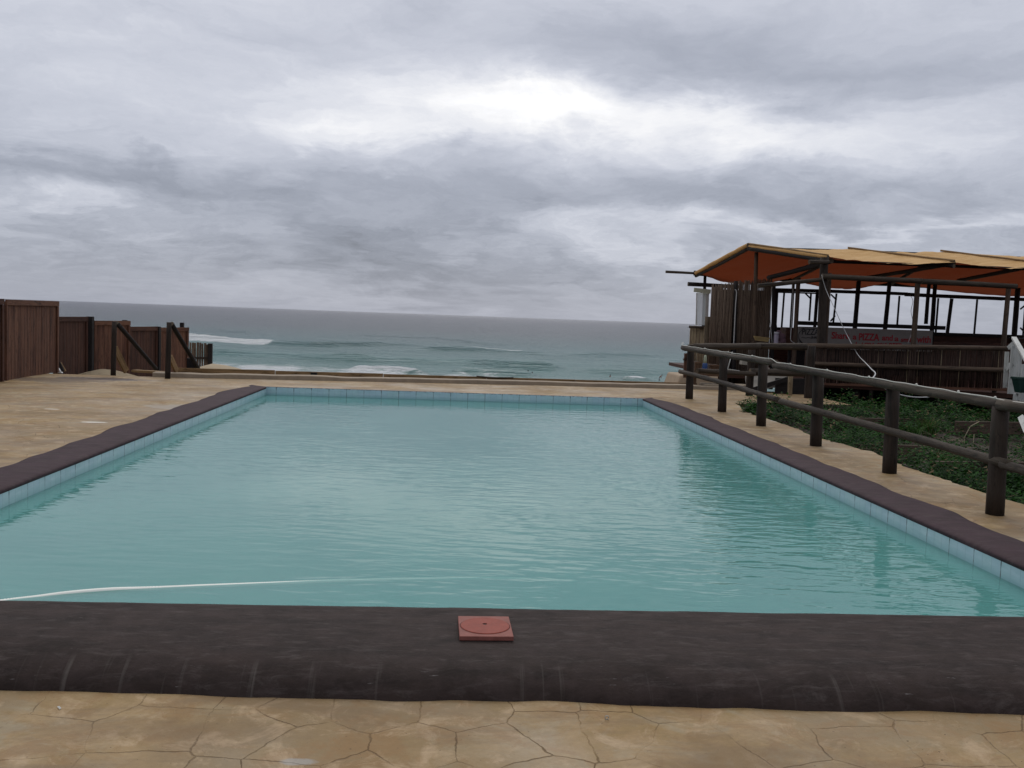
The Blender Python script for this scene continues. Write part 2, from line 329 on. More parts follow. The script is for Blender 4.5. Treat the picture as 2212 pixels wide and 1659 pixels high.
def water_layers():
    # the milky pool: a glossy rippled surface over a few thin turbid sheets
    def turbid(g, fac):
        d = g.n('ShaderNodeBsdfDiffuse'); g.put(d.inputs[0], g.mix(g.mapr(g.noise(g.n('ShaderNodeTexCoord').outputs['Object'], .45, 4, .6, .5), .35, .65), (.20,.505,.485,1), (.235,.56,.53,1)))
        t = g.n('ShaderNodeBsdfTransparent'); t.inputs[0].default_value = (.80,.97,.95,1)
        mx = g.n('ShaderNodeMixShader'); mx.inputs[0].default_value = fac
        g.t.links.new(t.outputs[0], mx.inputs[1]); g.t.links.new(d.outputs[0], mx.inputs[2]); return mx.outputs[0]
    m1, g, b_ = mat('pool_water_surface'); g.t.nodes.remove(b_)
    p = g.n('ShaderNodeTexCoord').outputs['Object']
    r1 = g.noise(g.scale(p, (.9, 2.3, 1)), 3.0, 1.0, .4, .5)
    r2 = g.noise(g.scale(p, (1.6, 4.6, 1)), 4.2, 1.5, .45, .4)
    calm = g.m('ADD', g.mapr(g.noise(g.scale(p, (.5,.35,1)), 1, 3), .35, .65, .3, .8), g.mapr(g.sep(p)[0], 0.5, 3.0, 0, .5))
    ang = g.vm('ADD', p, g.comb(0.0, g.m('MULTIPLY', g.sep(p)[0], .25)))
    r3 = g.noise(g.scale(ang, (1.0, 5.0, 1)), 2.2, 1.0, .4, .3)
    h = g.m('ADD', g.m('MULTIPLY', r1, 1.0), g.m('ADD', g.m('MULTIPLY', r2, .30), g.m('MULTIPLY', r3, .45)))
    nrm = g.bump(g.m('MULTIPLY', h, calm), .55, .0125)
    gl = g.n('ShaderNodeBsdfGlossy'); gl.inputs['Roughness'].default_value = .012; g.put(gl.inputs['Normal'], nrm)
    fr = g.n('ShaderNodeFresnel'); fr.inputs[0].default_value = 1.34; g.put(fr.inputs['Normal'], nrm)
    mx = g.n('ShaderNodeMixShader'); g.put(mx.inputs[0], fr.outputs[0]); g.t.links.new(turbid(g, .34), mx.inputs[1]); g.t.links.new(gl.outputs[0], mx.inputs[2])
    g.t.links.new(mx.outputs[0], g.t.nodes['Material Output'].inputs[0])
    m2, g, b_ = mat('pool_water_turbid'); g.t.nodes.remove(b_)
    g.t.links.new(turbid(g, .36), g.t.nodes['Material Output'].inputs[0])
    return m1, m2
M_w1, M_w2 = water_layers()

# ---------------------------------------------------------------- pool
PX0, PX1, PY0, PY1, WZ = -3.62, 3.92, 4.90, 18.80, -0.158
pool = thing('swimming_pool', 'rectangular tiled swimming pool of milky turquoise water with a dark painted rim', 'swimming pool', (0.15, 11.8, 0))
def wob(x, y, s=1.0, a=.02): return a*mn.noise(Vector((x*s, y*s, 3.1)))
b = BM()
for (x0,y0,x1,y1) in ((PX0-.08,PY0,PX0,PY1),(PX1,PY0,PX1+.08,PY1),(PX0-.08,PY1,PX1+.08,PY1+.08),(PX0-.08,PY0-.08,PX1+.08,PY0)):
    far = abs(y0-PY1) < .01
    vs = [b.verts.new((x, y, z)) for z in (-1.45, -.002 if far else -.022) for (x, y) in ((x0,y0),(x1,y0),(x1,y1),(x0,y1))]
    for idx in ((4,5,6,7),(0,1,5,4),(1,2,6,5),(2,3,7,6),(3,0,4,7)): b.faces.new([vs[i] for i in idx])
obj('tiled_wall', b, M_tile, pool)
b = BM(); beam(b, (PX0-.05,(PY0+PY1)/2,-1.5), (PX1+.05,(PY0+PY1)/2,-1.5), PY1-PY0+.1, .1); obj('pool_floor', b, simple('pool_floor_paint', (.12,.36,.33), .6), pool)
# rims: swept sections with hand-trowelled edges
def sweep(sections, m_, name):
    b = BM()
    rings = [[b.verts.new(p) for p in s] for s in sections]
    for i in range(len(rings)-1):
        for k in range(len(rings[0])-1):
            fc = b.faces.new((rings[i][k], rings[i+1][k], rings[i+1][k+1], rings[i][k+1])); fc.smooth = True
    for rg in (rings[0], rings[-1]): b.faces.new(rg)
    bmesh.ops.recalc_face_normals(b, faces=b.faces)
    return obj(name, b, m_, pool)
secs = []
for i in range(181):
    x = -4.18 + i*(4.36+4.18)/180
    e = wob(x, 0, 2.6, .022) + wob(x, 5, 8, .008); f2 = wob(x, 9, .8, .05)+wob(x, 9, 3, .02) - .037*(x-.5) + .012; dzz = wob(x, 2, 1.6, .010)
    prof = [(PY0+.0, -.05), (PY0+.012+e*.3, -.02), (PY0+.004+e*.6, -.003), (PY0-.03, 0+dzz), (4.6, .004+dzz), (4.35, .002+dzz), (4.20+f2, -.004+dzz), (4.12+f2, -.016+dzz),
            (4.06+f2, -.034), (4.01+f2, -.06), (3.975+f2, -.09), (3.955+f2+e, -.125), (3.95+f2+e, -.16), (PY0-.1, -.3)]
    secs.append([(x, yy, zz) for yy, zz in prof])
sweep(secs, M_coping, 'near_rim')
def side(sgn, xin, wid, ytip):
    out = []
    n = 150
    for i in range(n+1):
        y = PY0 - .02 + i*(ytip-PY0+.02)/n
        t = max(0.0, min(1.0, (ytip-y)/1.5)); w = wid*math.sqrt(max(0.004, 1-(1-t)**2))
        w = w*(1 + .0) + (wob(y, sgn*4, 1.05, .10)+wob(y, sgn*8, 3, .025))*t
        w = max(w, .015)
        e = wob(y, sgn*3, 2.2, .03)*t + wob(y, sgn*7, 7, .012); s_ = -sgn
        over = max(0, y-PY1)
        base_in = xin - s_*0 + (over*1.2)*sgn*1.0
        hz = .004*t
        prof = [(base_in, -.04), (base_in - sgn*.012 + e*.4, -.018), (base_in - sgn*.004 + e*.6, -.002), (base_in+sgn*.03, hz+.004), (base_in+sgn*(w*.5+.02), hz+.010+wob(y,2,2,.008)*t),
                (base_in+sgn*(w*.85+.03), hz+.004), (base_in+sgn*(w+.035), -.010), (base_in+sgn*(w+.05), -.05), (base_in+sgn*(w+.02), -.16), (base_in+sgn*.05, -.16)]
        out.append([(xx, y, zz) for xx, zz in prof])
    return out
sweep(side(-1, PX0, .50, 19.05), M_copside, 'side_rim')
sweep(side(1, PX1, .43, 18.95), M_copside, 'side_rim')
b = BM()
for k in range(6):
    z = WZ - k*.014
    i_ = .0015*k
    fc = b.faces.new([b.verts.new(p) for p in ((PX0+i_,PY0+i_,z),(PX1-i_,PY0+i_,z),(PX1-i_,PY1-i_,z),(PX0+i_,PY1-i_,z))]); fc.material_index = 0 if k == 0 else 1
struct('pool_water', b, [M_w1, M_w2])

# ---------------------------------------------------------------- deck
def sst(a, b_, x):
    t = np.clip((x-a)/(b_-a), 0, 1); return t*t*(3-2*t)
def zdeck(y): return np.interp(y, [-10,4.4,8,18.4,18.8,30], [-.135,-.13,-.028,-.012,-.003,-.003])
def nz(X, Y, s, seed=0.0):
    f = np.vectorize(lambda a, c: mn.fractal(Vector((a*s+seed, c*s, seed)), .6, 2.0, 4)); return f(X, Y)
def kerb_y(x): return np.interp(x, [-12,-6.4,-5.57,-2.78,-.31,2.45,5.51,9], [20.4,20.5,20.51,20.94,21.27,21.64,21.91,22.1])
def edge_x(y): return np.interp(y, [-9,4,8.4,9.0,9.7,10.6,11.6,12.4,13.3,14.1,15.2,16.2,17,17.9,18.3,18.75,19.0,23],
                               [5.45,5.45,5.41,5.35,5.36,5.34,5.48,5.41,5.3,5.4,5.41,5.39,5.46,5.64,5.72,6.3,8.2,8.3])
bd = BM()
def strip(xa, xb, ya, yb, nx, ny, jag=0.0, top=None):
    vv = []
    for j in range(ny+1):
        row = []
        for i in range(nx+1):
            y0 = ya + (yb-ya)*j/ny; u_ = i/nx
            xl = xa(y0) if callable(xa) else xa; xr = xb(y0) if callable(xb) else xb
            x = xl + (xr-xl)*u_
            if jag and i == nx: x += jag*(mn.noise(Vector((0,y0*3.1,0))) + .5*mn.noise(Vector((4,y0*9,0))))
            y = y0
            if top is not None: y = ya + (float(top(x))-ya)*j/ny
            row.append(bd.verts.new((x, y, float(zdeck(y)) + (.006*mn.noise(Vector((x*1.3,y*1.3,0))) if 0 < j < ny and 0 < i < nx else 0))))
        vv.append(row)
    for j in range(ny):
        for i in range(nx): bd.faces.new((vv[j][i], vv[j][i+1], vv[j+1][i+1], vv[j+1][i]))
    return vv
strip(-12.5, 12.5, -9, 4.5, 50, 30)
strip(-12.5, PX0-.06, 4.5, PY1, 34, 60)
vr = strip(PX1+.06, lambda y: float(edge_x(y)), 4.5, PY1, 8, 240, jag=.07)
strip(-12.5, 8.3, PY1, 21.5, 80, 14, top=kerb_y)
rows = [r_[-1] for r_ in vr]; low = [bd.verts.new((v.co.x-.06, v.co.y, v.co.z-.14)) for v in rows]
for i in range(len(rows)-1): bd.faces.new((rows[i], low[i], low[i+1], rows[i+1]))
bmesh.ops.recalc_face_normals(bd, faces=bd.faces)
struct('paving', bd, M_deck)

# ---------------------------------------------------------------- ground (garden slope, dune and beach)
def gz(X, Y):
    prof = np.interp(Y, [19.5,22.3,26,30,60,110,172,215,420], [-.45,-.25,-.55,-1.0,-5.0,-9.3,-10.85,-13,-20])
    mound = .50*np.exp(-((X+6.1)/1.0)**2-((Y-25.4)/1.1)**2) + .28*np.exp(-((X+8.0)/.7)**2-((Y-22.5)/.8)**2) + .25*np.exp(-((X+7.0)/1.2)**2-((Y-27)/1.5)**2)
    land = np.where(Y > 22.3, prof+mound, -.45)
    under = sst(5.75, 5.35, X)*1.0                              # below the paving
    shack = .16*sst(12.5, 20, Y) - .16
    gard = shack - .14*np.exp(-((X-6.8)/1.1)**2) - .25*sst(8, 16, X) + .05*nz(X, Y, 1.1) + .03*nz(X, Y, 4.0, 5)
    gard = gard - .10*(sst(6.9, 7.0, X)) - .12*sst(8.6,8.7,X)
    ug = np.where((X > 5.15) & (Y < 22.3), gard, land)
    poolh = (X > -4.6) & (X < 4.9) & (Y > 3.9) & (Y < 19.6)
    ug = np.where(poolh, -2.0, ug)
    ug = np.where((X > 5.15) & (Y > 19.1) & (Y <= 22.3) & (X < 8.4), -.25, ug)
    return ug + np.where(Y > 22.3, .05*nz(X, Y, .8, 2), 0)
xs = np.concatenate([[-600,-300,-150,-80,-50,-30,-20,-14], np.arange(-12, 5.2, .3), np.arange(5.2, 14, .12), [14.5,15,16,17,18,20,24,30,45,70,120,250,600]])
ys = np.concatenate([[-200,-80,-40,-20,-12], np.arange(-9, 5, .8), np.arange(5, 22.2, .15), np.arange(22.35, 30, .3), [31,33,36,40,46,54,64,76,90,110,130,150,172,190,215,300,420]])
m_, g, b_ = mat('soil_and_sand'); p = g.n('ShaderNodeTexCoord').outputs['Object']; x, y, z = g.sep(p)
soil = g.mix(g.noise(p, 6, 6, .65), (.012,.008,.005), (.055,.032,.019)); soil = g.mix(g.mapr(g.noise(p, 1.6, 4), .55, .7, 0, .6), soil, (.075,.043,.022))
sand = g.mix(g.noise(p, 2, 6, .6), (.30,.23,.145), (.42,.34,.23))
isg = g.m('MULTIPLY', g.mapr(x, 5.0, 5.2), g.mapr(y, 22.6, 22.2))
g.put(b_.inputs['Base Color'], g.mix(isg, sand, soil)); b_.inputs['Roughness'].default_value = .9
g.put(b_.inputs['Normal'], g.bump(g.noise(p, 14, 6, .7), .6, .04)); M_soil = m_
tag(obj('ground', grid_mesh('ground', xs, ys, gz, None), M_soil, smooth=True), kind='structure')

# ---------------------------------------------------------------- sea
SEAZ = -10.5
def crest(pts):   # px polyline of a swell line surveyed on the sea plane -> x, y arrays
    q = [onz(px, py, SEAZ) for px, py in pts]; return np.array([v.x for v in q]), np.array([v.y for v in q])
c3 = lambda X, Y: (409.7+X*.2408, 639+Y*.2408)
c4b = lambda X, Y: (942.2+X*.2593, 639+Y*.2593)
swells = [  # polyline, height, front width, back width, foam spans (in the polyline's own start/end fraction)
 ([c3(-400,372),c3(0,388),c3(500,420),c3(1100,450),c3(1500,445),c3(1900,440),c3(2212,460)], .95, 5, 16, 'a'),
 ([c4b(-200,448),c4b(100,452),c4b(350,460),c4b(550,472),c4b(760,478),c4b(1000,492)], .9, 5, 14, 'b'),
 ([c3(-300,505),c3(220,520),c3(450,525),c3(700,540),c3(1100,560),c3(1400,572),c3(1900,588)], 1.0, 5, 12, None),
 ([c3(1700,580),c4b(0,556),c4b(300,562),c4b(600,590),c4b(850,602),c4b(1120,610)], 1.05, 5, 12, None),
 ([c4b(100,640),c4b(250,635),c4b(600,655),c4b(850,672)], .7, 4, 9, None),
 ([c4b(1000,500),c4b(1300,496),c4b(1600,500),c4b(1900,512)], .6, 7, 16, None),
 ([c4b(1100,622),c4b(1500,640),c4b(1700,640),c4b(2060,640),c4b(2400,660)], .55, 5, 10, None),
 ([c3(100,320),c3(300,322),c3(560,338)], .6, 6, 18, None),
 ([c3(1300,360),c3(1700,362),c3(2212,382),c4b(300,392),c4b(800,420)], .45, 8, 20, None),
 ([c3(1400,665),c3(1500,668),c3(1750,680),c3(2080,702),c3(2140,704)], .55, 3, 6, 'c'),
 ([c4b(1550,702),c4b(1650,706),c4b(1800,712)], .4, 3, 5, 'd')]
ys = np.concatenate([np.arange(150, 240, .8), np.arange(240, 360, 1.6), np.geomspace(360, 1200, 90)[0:], np.geomspace(1230, 40000, 60)])
us = np.linspace(-1, 1, 620)
nx, ny = len(us), len(ys)
U, Yg = np.meshgrid(us, ys)
Xg = U*(Yg*.60+25) + Yg*math.tan(YAW)*1.0
Zg = np.zeros_like(Xg); foam = np.zeros_like(Xg)
nn = lambda A, B_, s, sd=0: np.sin(A*s*1.7+sd)+np.sin(A*s*.61+B_*s*.35+sd*2)+np.sin(A*s*3.1-B_*s*.8+sd*3)*.5
fine = rng.random(Xg.shape)
for k, (pl, hgt, wf, wb, fm) in enumerate(swells):
    cx, cy = crest(pl); yc = np.interp(Xg, cx, cy) + .8*np.sin(Xg*.13+k)+.5*np.sin(Xg*.37+k*2)
    span = cx[-1]-cx[0]; env = sst(cx[0]-.02*span, cx[0]+.18*span, Xg)*(1-sst(cx[-1]-.18*span, cx[-1]+.02*span, Xg))
    env *= .75+.25*np.sin(Xg*.11+k*1.7)
    d = Yg - yc
    prof = np.where(d < 0, np.exp(-(d/wf)**2), np.exp(-(d/wb)**2))
    hgt = hgt*1.75; Zg += hgt*env*prof - .18*hgt*env*np.exp(-((d+wf*2.2)/(wf*1.2))**2)
    if fm:
        r_ = dict(a=(0,.49),b=(.38,.82),c=(0,.95),d=(0,1))[fm]; fa, fb = cx[0]+r_[0]*span, cx[0]+r_[1]*span
        e2 = sst(fa-3, fa+6, Xg)*(1-sst(fb-5, fb+1, Xg))
        if fm == 'a': bw = 10; mid = -1.2; band = np.exp(-(np.abs(d-1.5)/bw)**3)*e2*1.35; Zg += .5*e2*np.exp(-((d-.5)/4)**2)*(fine*.4+.8)
        elif fm == 'b': band = np.exp(-((d-4.0)/5.0)**2)*e2*1.15
        else: band = np.exp(-(np.abs(d)/2.4)**3)*e2*1.3; Zg += .25*e2*np.exp(-(d/2)**2)*(fine*.5+.7)
        foam = np.maximum(foam, band)
# shore wash seen just above the edging plank
sx, sy = crest([c3(-500,600),c3(220,612),c3(700,640),c3(1300,665),c3(2212,722),c4b(300,672),c4b(800,690),c4b(1500,712),c4b(2400,742)])
ysh = np.interp(Xg, sx, sy); dd = Yg-ysh
side_l = 1-.55*sst(0, 30, Xg)
foam = np.maximum(foam, np.where(dd < 0, 1.0, np.exp(-(dd/(14.0*side_l))**1.2))*(.60*side_l + .12*np.sin(Xg*.3)+.06*np.sin(Xg*.9)) )
Zg += .05*nn(Xg, Yg, .5)*np.clip(1-(Yg-400)/600, 0, 1) + SEAZ
V = np.stack([Xg, Yg, Zg], -1).reshape(-1, 3); i = np.arange((nx-1)*(ny-1)); a = (i//(nx-1))*nx + i % (nx-1)
Fa = np.stack([a, a+1, a+nx+1, a+nx], 1)
me = bpy.data.meshes.new('sea'); me.vertices.add(len(V)); me.vertices.foreach_set('co', V.ravel())
me.loops.add(len(Fa)*4); me.loops.foreach_set('vertex_index', Fa.ravel()); me.polygons.add(len(Fa))
me.polygons.foreach_set('loop_start', np.arange(len(Fa))*4); me.polygons.foreach_set('loop_total', np.full(len(Fa), 4)); me.update(calc_edges=True)
at_ = me.attributes.new('foam', 'FLOAT', 'POINT'); at_.data.foreach_set('value', foam.ravel().astype(np.float32))
m_, g, b_ = mat('sea_water'); p = g.n('ShaderNodeTexCoord').outputs['Object']; x, y, z = g.sep(p)
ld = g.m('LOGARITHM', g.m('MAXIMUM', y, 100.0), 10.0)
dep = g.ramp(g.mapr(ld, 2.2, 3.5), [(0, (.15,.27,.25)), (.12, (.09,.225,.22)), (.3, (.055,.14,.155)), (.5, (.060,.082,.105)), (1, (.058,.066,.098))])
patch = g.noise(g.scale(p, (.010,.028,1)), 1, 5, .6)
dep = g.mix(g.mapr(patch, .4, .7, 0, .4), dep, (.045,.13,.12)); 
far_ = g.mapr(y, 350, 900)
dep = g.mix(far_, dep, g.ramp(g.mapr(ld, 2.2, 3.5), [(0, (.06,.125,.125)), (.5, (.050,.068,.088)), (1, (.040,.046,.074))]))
fa_ = g.n('ShaderNodeAttribute', attribute_name='foam').outputs['Fac']
fn = g.noise(g.scale(p, (.30,.55,.6)), 1, 8, .75, .6)
ff = g.mapr(g.m('ADD', fa_, g.m('MULTIPLY', g.m('SUBTRACT', fn, .5), 1.5)), .36, .66)
ff = g.m('MULTIPLY', ff, g.mapr(fa_, .02, .15))
g.put(b_.inputs['Base Color'], g.mix(ff, dep, (.74,.77,.78)))
g.put(b_.inputs['Roughness'], g.mapr(ff, 0, 1, .30, .8)); b_.inputs['IOR'].default_value = 1.33; b_.inputs['Specular IOR Level'].default_value = .36
w1 = g.noise(g.scale(p, (.22,.5,1)), 1, 6, .65, .3); w2 = g.noise(g.scale(p, (.02,.06,1)), 1, 4, .6, .3); w3 = g.noise(g.scale(p, (1.0,2.0,1)), 1, 3, .6)
hh = g.m('ADD', g.m('MULTIPLY', w1, 1.0), g.m('ADD', g.m('MULTIPLY', w2, 2.0), g.m('MULTIPLY', w3, .2)))
g.put(b_.inputs['Normal'], g.bump(hh, 1.0, 3.6)); M_sea = m_
tag(obj('sea', me, M_sea, smooth=True), kind='structure')

# ---------------------------------------------------------------- kerb and edging behind the pool
M_kerb = simple('rough_concrete', (.27,.215,.155), .85, sc=5, var=.35, bump=.4)
b = BM(); secs = []
kx = np.linspace(-6.35, 6.6, 90)
for x in kx:
    y = float(kerb_y(x)); w_ = wob(x, 1, 2.5, .02); h_ = .085+wob(x, 3, 1.5, .02)
    secs.append([(x, y-.005+w_, -.02), (x, y+w_, h_-.012), (x, y+.015+w_, h_), (x, y+.26, h_+.006), (x, y+.28, -.2)])
rings = [[b.verts.new(p) for p in s] for s in secs]
for i in range(len(rings)-1):
    for k in range(4): b.faces.new((rings[i][k], rings[i+1][k], rings[i+1][k+1], rings[i][k+1]))
b.faces.new(rings[0]); b.faces.new(rings[-1]); bmesh.ops.recalc_face_normals(b, faces=b.faces)
struct('kerb', b, M_kerb)
# tan boards on edge behind the kerb, with a short stake
ed = thing('board_edging', 'long low tan timber edging board running behind the concrete kerb above the beach', 'timber edging', (0, 22, 0))
ey = lambda x: 21.35 + (x+6.2)*.105
x = -6.15
while x < 6.0:
    b = BM(); x2 = min(x+2.4+random.uniform(-.3,.3), 6.05)
    zl_, zr_ = at(419,797,ey(-6.1)).z, at(1396,826,ey(4.9)).z; dz1 = zl_+(zr_-zl_)*(x+6.1)/11 + .004
    beam(b, (x, ey(x), dz1-.11), (x2-.008, ey(x2), dz1-.11+random.uniform(-.006,.006)), .035, .24, up=(0,0,1))
    bevel(obj('board', b, M_boardtan, ed)); x = x2
b = BM(); sp = at(677, 812, 21.55); beam(b, (sp.x, ey(sp.x)-.05, -.3), (sp.x, ey(sp.x)-.05, .125), .14, .06); obj('stake', b, M_dark, ed)
b = BM(); log(b, (.62, 22.07, .125), (1.5, 22.14, .12), .022, .016, bend=.03, seg=8)
tag(obj('driftwood', b, [M_log, M_logend]), 'thin dark driftwood stick lying on the tan edging board', 'driftwood')
b = BM(); p0 = at(1444, 827, 23.4); p1 = at(1556, 830, 23.4)
vs = [(p0.x,23.0,-.5),(p1.x,23.0,-.5),(p1.x,24.6,-.5),(p0.x,24.6,-.5),(p0.x+.22,23.12,.26),(p1.x,23.12,.25),(p1.x,24.5,.25),(p0.x+.22,24.5,.26)]
vs = [b.verts.new(v) for v in vs]
for idx in ((4,5,6,7),(0,1,5,4),(1,2,6,5),(2,3,7,6),(3,0,4,7)): b.faces.new([vs[i] for i in idx])
bmesh.ops.recalc_face_normals(b, faces=b.faces)
tag(bevel(obj('concrete_plinth', b, simple('sandy_concrete', (.34,.26,.18), .9, sc=6, bump=.3)), .05, 3), 'beige concrete plinth behind the corner post of the log fence', 'concrete block')
b = BM(); p0 = at(1520, 838, 22.2); beam(b, (p0.x, 22.35, -.05), (p0.x+1.3, 22.35, -.05), .55, .34)
tag(bevel(obj('concrete_step', b, M_kerb), .02), 'low concrete step at the end of the kerb under the log fence', 'step')

# ---------------------------------------------------------------- drain / skimmer lid on the rim
M_lid = simple('terracotta_plastic', (.23,.050,.032), .6, sc=20, var=.35, spec=.15)
M_lid2 = simple('faded_terracotta_plastic', (.23,.085,.068), .65, sc=25, var=.4, spec=.15)
lid = thing('skimmer_lid', 'square terracotta skimmer lid with a round cover set in the dark pool rim', 'skimmer lid', (.212, 4.545, -.001), rz=R(1))
b = BM(); beam(b, (-.13,0,.012), (.13,0,.012), .305, .022, up=(0,0,1)); lf = bevel(obj('frame', b, M_lid2), .003); lf.parent = lid
b = BM()
N = 48; ro, ri = .122, .012
def ringv(r_, z): return [b.verts.new((math.cos(2*math.pi*k/N)*r_, math.sin(2*math.pi*k/N)*r_+ (0.02 if r_ < .03 else 0), z)) for k in range(N)]
R0, R1, R2, R3 = ringv(ro, .0235), ringv(ro-.003, .0265), ringv(ri, .0265), ringv(ri, .0235)
for A_, B_ in ((R0,R1),(R1,R2),(R2,R3)):
    for k in range(N): b.faces.new((A_[k], A_[(k+1)%N], B_[(k+1)%N], B_[k]))
bmesh.ops.recalc_face_normals(b, faces=b.faces)
lc = obj('round_cover', b, M_lid); lc.parent = lid
b = BM(); tube(b, [(0,.02,.0234),(0,.02,.0246)], .0118, 24); lh = obj('finger_hole', b, simple('black_hole', (.004,.004,.004), .9)); lh.parent = lid
b = BM()
for k in range(N):
    a0, a1 = 2*math.pi*k/N, 2*math.pi*(k+1)/N
    b.faces.new([b.verts.new((math.cos(a)*r_, math.sin(a)*r_, .0233)) for a, r_ in ((a0,ro),(a1,ro),(a1,ro+.003),(a0,ro+.003))])
lg = obj('seam', b, simple('dark_seam', (.05,.02,.018), .9)); lg.parent = lid

# ---------------------------------------------------------------- pool hose
hp = []
for i, (px, py) in enumerate([(-420,1358),(-200,1325),(0,1297),(80,1288),(150,1281),(240,1274),(330,1269),(450,1263.5),(600,1257),(760,1250),(920,1245),(1080,1241),(1250,1239)]):
    zz = [WZ-.010,WZ-.010,WZ-.012,WZ-.010,WZ-.004,WZ-.003,WZ-.010,WZ-.012,WZ-.015,WZ-.019,WZ-.025,WZ-.034,WZ-.060][i]
    v = onz(px, py, WZ); hp.append(Vector((v.x, v.y, zz)))
def cr(P, n):
    out = []
    for i in range(len(P)-1):
        p0, p1, p2, p3 = P[max(i-1,0)], P[i], P[i+1], P[min(i+2,len(P)-1)]
        for k in range(n):
            t = k/n; out.append(.5*((2*p1)+(p2-p0)*t+(2*p0-5*p1+4*p2-p3)*t*t+(3*p1-p0-3*p2+p3)*t**3))
    out.append(P[-1]); return out
dense = cr(hp, 60); acc = 0; fin = [dense[0]]
for q in dense[1:]:
    if (q-fin[-1]).length >= .0048: fin.append(q)
b = BM(); tube(b, fin, [.0185 if k % 2 else .0155 for k in range(len(fin))], 12)
tag(obj('pool_hose', b, simple('white_ribbed_plastic', (.86,.85,.78), .5, sc=5, var=.06)), 'white ribbed pool vacuum hose floating just under the turquoise water', 'hose')

# ---------------------------------------------------------------- log fence beside the pool
fen = thing('log_fence', 'round log post and rail fence along the right side of the pool', 'fence', (4.92, 12.5, 0))
M_postm = [M_post, M_logend]
for (x, y, h) in ((4.95,19.08,1.12),(4.91,16.57,.98),(4.92,14.45,.99),(4.92,12.21,.96),(4.90,10.04,.93),(4.84,7.9,.93),(4.80,5.7,.93),(4.80,3.4,.93)):
    b = BM(); log(b, (x, y, float(zdeck(y))-.05), (x-.02, y, h), .078, .072, jit=.05, bend=.004, seg=16); obj('post', b, M_postm, fen)
ML = [M_log, M_logend]
for pts in ([(4.80,19.22,1.045),(4.80,13.55,1.015)], [(4.80,13.62,.985),(4.80,7.72,.945)], [(4.79,7.85,.95),(4.78,3.0,.93)]):
    b = BM(); log(b, pts[0], pts[1], .052, .045, jit=.22, bend=.006, seg=18); obj('rail', b, ML, fen)
for pts in ([(4.80,19.35,.545),(4.79,13.30,.485)], [(4.80,13.42,.475),(4.79,7.65,.445)], [(4.79,7.75,.435),(4.78,3.0,.43)]):
    b = BM(); log(b, pts[0], pts[1], .044, .042, jit=.2, bend=.005, seg=18); obj('rail', b, ML, fen)
b = BM(); pp = at(1481, 778, 19.35); beam(b, (pp.x, 19.3, .42), (pp.x, 19.3, .93), .09, .05); beam(b, (pp.x-.05, 19.26, .78), (pp.x+.02, 19.26, .93), .06, .05); obj('cleat', b, M_boardred, fen)
# second run of log fence across the back
fe2 = thing('log_fence', 'thick log fence run turning right behind the paving corner towards the pizza bar', 'fence', (6.5, 20.2, 0))
for (x, y, h, r_) in ((6.66,20.46,1.08,.085),(7.95,20.3,1.16,.10)):
    b = BM(); log(b, (x, y, -.15), (x, y, h), r_, r_*.93, jit=.07, bend=.005, seg=14); obj('post', b, M_postm, fe2)
A, B2, C2 = at(1496,749,19.35), at(1640,748,20.1), at(1742,749,20.2)
b = BM(); log(b, A, B2, .072, .068, jit=.15, bend=.004, seg=16); obj('rail', b, ML, fe2)
b = BM(); log(b, at(1633,747,20.15), C2, .07, .078, jit=.15, bend=.004, seg=16); obj('rail', b, ML, fe2)
A, B2 = at(1506,801,19.4), at(1738,806,20.2)
b = BM(); log(b, A, at(1630,808,20.1), .055, .05, jit=.15, seg=14); obj('rail', b, ML, fe2)
b = BM(); log(b, at(1620,803,20.15), B2, .08, .085, jit=.12, seg=14); obj('rail', b, ML, fe2)

# rope of small knots along the top rail
rp = [Vector((4.83,19.28,1.13)), Vector((4.86,19.5,1.15)), Vector((4.80,19.32,1.115)), Vector((4.775,19.15,1.10))]
for i in range(60):
    y = 18.9 - i*.26; zt = np.interp(y, [3,7.7,7.9,13.55,13.64,19.2], [.983,.993,.996,1.036,1.068,1.099])
    rp.append(Vector((4.765+.006*math.sin(i*1.7), y, float(zt)+.004*math.sin(i*2.3))))
b = BM(); tube(b, cr(rp, 3), .0048, 6)
for y in (17.4,15.9,14.6,12.9,11.6,10.4,9.3,8.5,7.9,7.2): 
    zt = float(np.interp(y, [3,7.7,7.9,13.55,13.64,19.2], [.983,.993,.996,1.036,1.068,1.099]))
    bmesh.ops.create_icosphere(b, subdivisions=1, radius=.014, matrix=Matrix.Translation((4.765,y,zt+.006)))
tag(obj('cord', b, M_rope, smooth=True), 'thin white light cord with small knots lying along the near top rail', 'cord')

# ---------------------------------------------------------------- left fence of board panels
lf_g = 'board fence panels down the left side'
def panel(p0, p1, ztop, zbot, m_, frame_m, label, bw=.14, fr=True, flip=1):
    p0, p1 = Vector(p0), Vector(p1); d = (p1-p0); L = d.length; d.normalize(); nrm = Vector((d.y, -d.x, 0))*flip
    t = thing('board_fence', label, 'fence panel', (p0.x, p0.y, zbot), lf_g)
    b = BM(); n = max(3, round(L/bw))
    for k in range(n):
        a = p0 + d*(L*(k+.5)/n); a.z = 0
        beam(b, a+Vector((0,0,zbot+random.uniform(-.01,.01))), a+Vector((0,0,ztop-.02+random.uniform(-.035,.012)))+nrm*random.uniform(-.004,.004), L/n-.006, .022, up=nrm)
    obj('boards', b, m_, t)
    if fr:
        for z_ in (ztop-.05,):
            b = BM(); beam(b, p0+nrm*.03+Vector((0,0,z_)), p1+nrm*.03+Vector((0,0,z_)), .035, .11, up=(0,0,1)); bevel(obj('top_rail', b, frame_m, t))
        for q in (p0+d*.04, p1-d*.04):
            b = BM(); beam(b, q+nrm*.028+Vector((0,0,zbot)), q+nrm*.028+Vector((0,0,ztop-.108)), .08, .03, up=nrm); bevel(obj('stile', b, frame_m, t))
    return t
